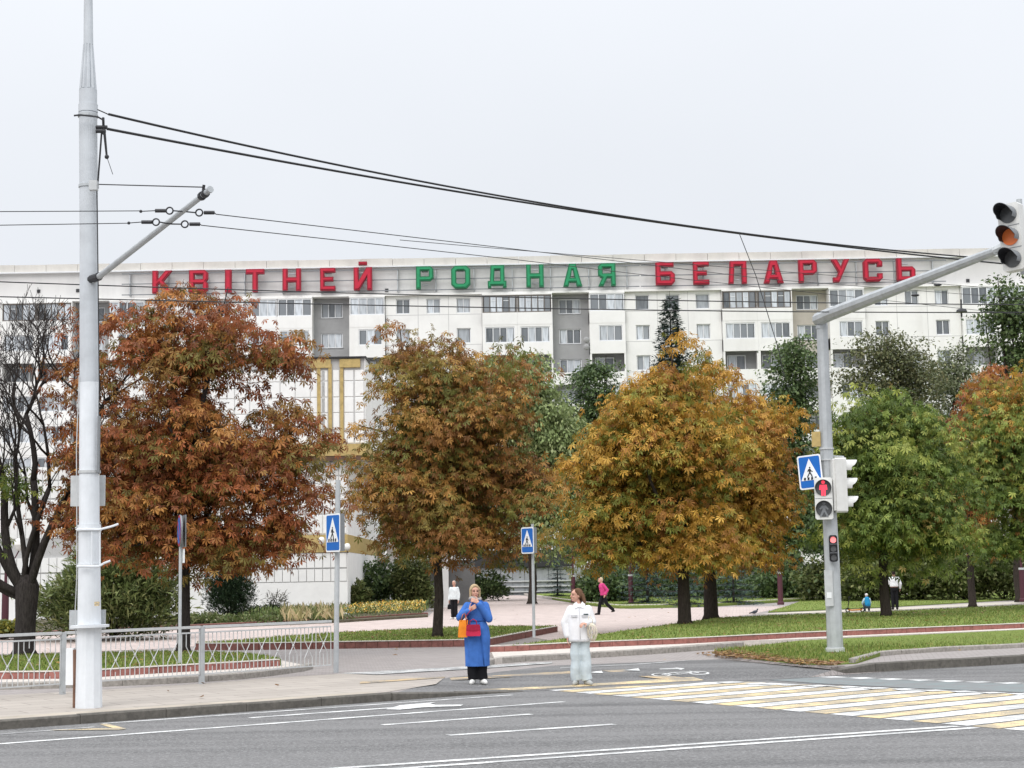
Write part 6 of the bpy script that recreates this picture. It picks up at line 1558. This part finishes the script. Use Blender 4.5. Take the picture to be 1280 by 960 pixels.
mb.loft([(.755, 0, 0, .205, .158), (.80, 0, 0, .212, .165), (.95, 0, 0, .212, .165), (1.10, 0, 0, .210, .160), (1.22, 0, 0, .205, .150), (1.31, 0, 0, .178, .125), (1.365, 0, 0, .13, .10), (1.41, 0, .01, .082, .082)], 36, fold)
for (sh_, el, wr, *_r2) in arms2:
    wr2 = Vector(el).lerp(Vector(wr), .90); mb.cap(sh_, el, .076, .072, 12); mb.cap(el, wr2, .070, .056, 12)
fuse('jacket', mb, .0095, wht, w2, 3)
seam = cl('jacket_seam', (.55, .55, .565))
placed_child(MB().tube([V3(.005, -.166, .78), V3(.005, -.168, 1.0), V3(.003, -.158, 1.2), V3(.0, -.125, 1.36)], .006, 5), 'front_placket', seam, w2)
for s_ in (-1, 1):
    placed_child(MB().box((s_ * .095, -.150, 1.20), (.11, .02, .035), Matrix.Rotation(s_ * R(18), 3, 'Z')), 'pocket_flap', seam, w2, False)
    placed_child(MB().add([V3(s_ * .005, -.128, 1.36), V3(s_ * .085, -.125, 1.325), V3(s_ * .105, -.06, 1.40), V3(s_ * .05, -.05, 1.445), V3(s_ * .005, -.112, 1.365), V3(s_ * .085, -.108, 1.335), V3(s_ * .105, -.045, 1.405), V3(s_ * .05, -.035, 1.45)], [(0, 1, 2, 3), (7, 6, 5, 4), (0, 4, 5, 1), (1, 5, 6, 2), (2, 6, 7, 3), (3, 7, 4, 0)]), 'collar', cl('collar_white', (.78, .78, .79)), w2, False)
placed_child(MB().box((.115, -.152, 1.225), (.085, .012, .022), Matrix.Rotation(R(18), 3, 'Z')), 'dark_print', cl('print_dark', (.06, .08, .08)), w2, False)
placed_child(MB().loft([(.752, 0, 0, .208, .161), (.757, 0, 0, .214, .167), (.795, 0, 0, .216, .169), (.80, 0, 0, .212, .165)], 30), 'hem_band', seam, w2)
trousers(w2, legs2, cl('pale_jeans', (.50, .56, .59), var=.14, scale=6), .088, .098, .035, fold=.010)
shoes(w2, legs2, cl('grey_shoe', (.38, .39, .38)))
c = V3(*hc); mb = MB(); mb.ball(c + Rm @ V3(0, .036, .032), (.083, .098, .100), 16, 12, Rm)
for s_ in (-1, 1): mb.cap(c + Rm @ V3(s_ * .055, -.03, .085), c + Rm @ V3(s_ * .07, .03, .0), .03, .028, 8)
for k in range(9):
    a = (k - 4) * .26; q = c + Rm @ V3(math.sin(a) * .075, .075 + .03 * math.cos(a), .03); mb.tube([q, q + Rm @ V3(math.sin(a) * .03, .03, -.12), q + Rm @ V3(math.sin(a) * .05, .035, -.25 - .03 * (k % 3))], [.034, .032, .012], 8)
fuse('hair', mb, .008, cl('hair_brown', (.135, .075, .045), scale=40), w2, 3)
# string bag hanging from her bent arm
nb_ = thing('string_bag', 'cream string shopping bag hanging from the arm of the white jacket', 'bag', world(w2, (.21, -.17, .76)))
cream = cl('string_cream', (.66, .60, .49)); 
for k in range(10):
    a = 2 * math.pi * k / 10; P = [V3(.02 * math.cos(a), .02 * math.sin(a), .30)]
    for q in np.linspace(0, 1, 7)[1:]:
        rr_ = .085 * math.sin(math.pi * min(1, .12 + q * .80)) ; P.append(V3(rr_ * math.cos(a + q * 1.2) + .02 * q, rr_ * .6 * math.sin(a + q * 1.2), .30 - .30 * q))
    local_build(MB().tube(P, .0065, 5), 'string', cream, nb_, True)
    P = [V3(p.x * math.cos(0) , -p.y, p.z) for p in P]; local_build(MB().tube(P, .0065, 5), 'string', cream, nb_, True)
for s_ in (-1, 1): local_build(MB().tube([V3(s_ * .02, 0, .29), V3(s_ * .035 - .02, -.0, .36), V3(-.035 + s_ * .01, -.01, .42)], .007, 5), 'handle', cream, nb_, True)

# --- people further away
def simple(label, loc, H, yaw, hcol, topcol, botcol, shoe, arms, legs, hem=.84, hd=(0, -.01, 1.565), head_yaw=0, lean=(0, 0), skirt=None, long_sleeve=True, rt=.19, cap=None, hair_long=False):
    t = scaled_root(label, loc, H, yaw); Rm = body(t, hd, head_yaw, arms, legs, .012, torso_lean=lean)
    mb = MB(); lx, ly = lean
    mb.loft([(hem, 0, 0, rt, rt * .78), (hem + .1, 0, 0, rt, rt * .78), (1.08, lx * .5, ly * .5, rt * .95, rt * .74), (1.25, lx, ly, rt, rt * .72), (1.34, lx, ly, rt * .92, rt * .62), (1.40, lx, ly, .085, .08)], 24, lambda i, a: 1 + .02 * math.sin(5 * a + i))
    for (sh_, el, wr, *_x) in arms:
        mb.cap(sh_, el, .072, .062, 10)
        if long_sleeve: mb.cap(el, Vector(el).lerp(Vector(wr), .9), .062, .05, 10)
    fuse('top', mb, .013, topcol, t, 3)
    if skirt: fuse('skirt', MB().loft([(skirt, 0, 0, .20, .17), (.7, 0, 0, .19, .16), (.95, 0, 0, .165, .125)], 20), .013, botcol, t, 2)
    trousers(t, legs, botcol, .088, .075, .08, voxel=.013)
    shoes(t, legs, shoe, .012)
    c = V3(*hd); mb = MB(); mb.ball(c + Rm @ V3(0, .032, .030), (.084, .096, .100), 12, 10, Rm); mb.ball(c + Rm @ V3(0, .06, -.02), (.075, .06, .07), 12, 8, Rm)
    if hair_long: mb.cap(c + Rm @ V3(0, .09, 0), c + Rm @ V3(0, .11, -.2), .06, .03, 8)
    fuse('cap' if cap else 'hair', mb, .010, hcol, t, 2)
    return t
def std_arms(dx=0.0, fw=0.0):
    return [(V3(-.17, 0, 1.34), V3(-.235, .02 - fw, 1.07), V3(-.235, -.04 - fw * 2, .83), (0, -.1, -1), (1, 0, 0), -1, .4), (V3(.17, 0, 1.34), V3(.235, .02 + fw, 1.07), V3(.235, -.03 + fw * 1.4, .83), (0, -.1, -1), (-1, 0, 0), 1, .4)]
def std_legs(): return [(V3(-.075, 0, .88), V3(-.085, -.01, .48), V3(-.085, .01, .085), V3(-.2, -1, 0)), (V3(.075, 0, .88), V3(.085, -.01, .48), V3(.085, .01, .085), V3(.2, -1, 0))]
black = cl('black_cloth', (.012, .012, .014)); bsh = cl('black_shoe', (.02, .02, .02))
simple('older person in a white knitted sweater and black trousers on the pink plaza', G(568, 774, .006), 1.58, R(-28), cl('hair_grey', (.33, .29, .25)), cl('sweater_white', (.62, .66, .67)), black, cl('white_shoe', (.74, .73, .70)), std_arms(), std_legs(), hem=.86, rt=.20, head_yaw=R(10))
pb = G(563.5, 771, .006); hb2 = thing('handbag', 'small black handbag beside the person in the white sweater', 'handbag', pb + Vector((-.02, -.1, .33)))
mb = MB(); mb.prism([[(-.12, 0), (.12, 0), (.10, .2), (-.10, .2)]], lambda x, y, q: (x, -.04 + q, y), .08); local_build(mb, 'bag_body', black, hb2); local_build(MB().tube([V3(-.07, 0, .19), V3(0, 0, .36), V3(.07, 0, .19)], .009, 5), 'handle', black, hb2)
# walker in pink: local -y is the walking direction
legsw = [(V3(-.075, 0, .88), V3(-.08, -.16, .50), V3(-.08, -.22, .085), V3(0, -1, 0)), (V3(.075, 0, .88), V3(.08, .10, .50), V3(.085, .42, .20), V3(0, -.85, -.5))]
armsw = [(V3(-.17, -.04, 1.33), V3(-.23, .10, 1.08), V3(-.22, .12, .84), (0, -.1, -1), (1, 0, 0), -1, .4), (V3(.17, -.04, 1.33), V3(.23, .14, 1.09), V3(.22, .02, .90), (0, -.3, -1), (-1, 0, 0), 1, .4)]
pw = simple('woman in a bright pink jacket and black trousers striding over the plaza', G(755, 768.5, .006), 1.62, R(-82), cl('hair_blond2', (.52, .42, .29), scale=40), cl('pink_jacket', (.55, .06, .20)), black, bsh, armsw, legsw, hem=.86, hd=(0, -.13, 1.54), lean=(0, -.07))
pb = G(751.5, 765, .006); hb3 = thing('handbag', 'black handbag carried by the woman in pink', 'handbag', pb + Vector((.0, -.15, .33)))
mb = MB(); mb.prism([[(-.14, 0), (.14, 0), (.11, .24), (-.11, .24)]], lambda x, y, q: (x, -.05 + q, y), .10); local_build(mb, 'bag_body', black, hb3); local_build(MB().tube([V3(-.07, 0, .23), V3(0, 0, .46), V3(.07, 0, .23)], .009, 5), 'handle', black, hb3)
# person in a white shirt, back turned, arms folded in front
armsb = [(V3(-.17, 0, 1.34), V3(-.27, .0, 1.10), V3(-.25, -.08, .90), (0, -.2, -1), (1, 0, 0), -1, .4), (V3(.17, 0, 1.34), V3(.27, -.02, 1.13), V3(.06, -.20, 1.10), (-1, -.1, 0), (0, .2, -1), 1, .6)]
simple('person in a white shirt and black trousers seen from behind the green chestnut trunk', G(1119, 762, .02), 1.68, R(172), cl('hair_dark', (.03, .022, .02)), cl('shirt_white', (.74, .75, .76)), black, bsh, armsb, std_legs(), hem=.98, rt=.185)
simple('dark clothed person with pale scarf standing by the entrance bushes', Vector((W(522, 745, 98).x, 98, .006)), 1.66, R(60), cl('scarf_white', (.62, .58, .54)), cl('navy_cloth', (.022, .026, .04)), black, bsh, std_arms(), std_legs(), hem=.70, rt=.2)
# crouching child, back turned, with a small scooter
ch = G(1084.5, 765, .015); t = scaled_root('small child in blue vest and white cap crouching on the path', ch, 1.15, R(185))
legc = [(V3(-.09, .10, .34), V3(-.15, -.22, .46), V3(-.12, -.08, .085), V3(-.2, -1, 0)), (V3(.09, .10, .34), V3(.15, -.22, .46), V3(.12, -.08, .085), V3(.2, -1, 0))]
mb = MB(); hcc = (0, -.12, .98); Rm = head(mb, hcc, 0, 0); mb.cap(V3(0, .08, .36), V3(0, -.04, .78), .14, .12, 12); mb.cap(V3(0, -.05, .80), V3(0, -.10, .92), .05, .05, 8)
armc = [(V3(-.15, -.04, .76), V3(-.24, -.14, .55), V3(-.16, -.30, .42), (.2, -.6, -.6), (1, 0, 0), -1, .6), (V3(.15, -.04, .76), V3(.24, -.14, .55), V3(.16, -.30, .42), (-.2, -.6, -.6), (-1, 0, 0), 1, .6)]
for sh_, el, wr, d, pn, sd_, cu in armc: mb.cap(sh_, el, .045, .038, 8); mb.cap(el, wr, .036, .027, 8); hand(mb, wr, d, pn, sd_, cu)
for hip, kn, an, toe in legc: mb.cap(hip, kn, .075, .05, 8); mb.cap(kn, an, .05, .036, 8); mb.cap(an, an + toe.normalized() * .12 + V3(0, 0, -.03), .036, .028, 8)
fuse('body', mb, .012, M['skin'], t, 3); face_parts(t, hcc, Rm)
mb = MB(); mb.cap(V3(0, .09, .44), V3(0, -.04, .76), .175, .165, 14); fuse('vest', mb, .013, cl('vest_blue', (.02, .22, .42)), t, 3)
mb = MB()
for sh_, el, wr, *_x in armc: mb.cap(sh_, el, .075, .065, 10); mb.cap(el, Vector(el).lerp(wr, .9), .064, .05, 10)
fuse('sleeves', mb, .013, cl('sleeve_pale', (.52, .66, .70)), t, 3)
mb = MB(); mb.ball(V3(0, .10, .33), (.17, .14, .12), 12, 8)
for hip, kn, an, toe in legc: mb.cap(hip, kn, .095, .07, 10); mb.cap(kn, an, .07, .06, 10)
fuse('trousers', mb, .013, cl('child_trousers', (.05, .07, .09)), t, 3); shoes(t, legc, cl('grey_shoe', (.38, .39, .38)), .012)
mb = MB(); mb.ball(V3(*hcc) + V3(0, .015, .045), (.092, .105, .085), 12, 10); fuse('cap', mb, .010, cl('cap_white', (.72, .68, .66)), t, 2)
sc = G(1069, 765.5, .015); k_ = thing('kick_scooter', 'small orange and black kick scooter beside the crouching child', 'scooter', sc)
blkp = cl('rubber', (.02, .02, .02)); org = cl('scooter_orange', (.5, .2, .05))
for x_ in (-.30, .30):
    q = sc + Vector((x_, 0, .10)); MB().tube([q + Vector((.075 * math.cos(a), 0, .075 * math.sin(a))) for a in np.linspace(0, 6.283, 15)], .025, 6).build('wheel', blkp, k_)
MB().tube([sc + Vector((-.28, 0, .12)), sc + Vector((-.15, 0, .09)), sc + Vector((.3, 0, .11))], .03, 6).build('deck', org, k_)
MB().tube([sc + Vector((-.30, 0, .11)), sc + Vector((-.22, 0, .62))], .018, 6).build('stem', blkp, k_); MB().tube([sc + Vector((-.22, -.18, .62)), sc + Vector((-.22, .18, .62))], .018, 6).build('handlebar', blkp, k_)
# pigeon on the lawn edge
pg = G(943.5, 769, .012); t = thing('pigeon', 'dark pigeon standing on the pale path', 'pigeon', pg)
mb = MB(); mb.ball(pg + Vector((0, 0, .13)), (.13, .065, .062), 12, 8, Matrix.Rotation(R(-18), 3, 'Y')); mb.cap(pg + Vector((.08, 0, .16)), pg + Vector((.11, 0, .225)), .035, .028, 8); mb.ball(pg + Vector((.115, 0, .235)), .032, 10, 8); mb.cap(pg + Vector((-.10, 0, .11)), pg + Vector((-.22, 0, .075)), .035, .018, 8); mb.tube([pg + Vector((.14, 0, .235)), pg + Vector((.17, 0, .228))], [.008, .002], 6)
for s_ in (-1, 1): mb.cap(pg + Vector((.01, s_ * .025, .09)), pg + Vector((.015, s_ * .025, .006)), .009, .006, 6); mb.cap(pg + Vector((.0, s_ * .025, .006)), pg + Vector((.04, s_ * .028, .005)), .006, .005, 5)
mb.v = [(x - pg.x, y - pg.y, z - pg.z) for x, y, z in mb.v]; fuse('body', mb, .008, cl('pigeon_grey', (.07, .075, .085)), t, 2)
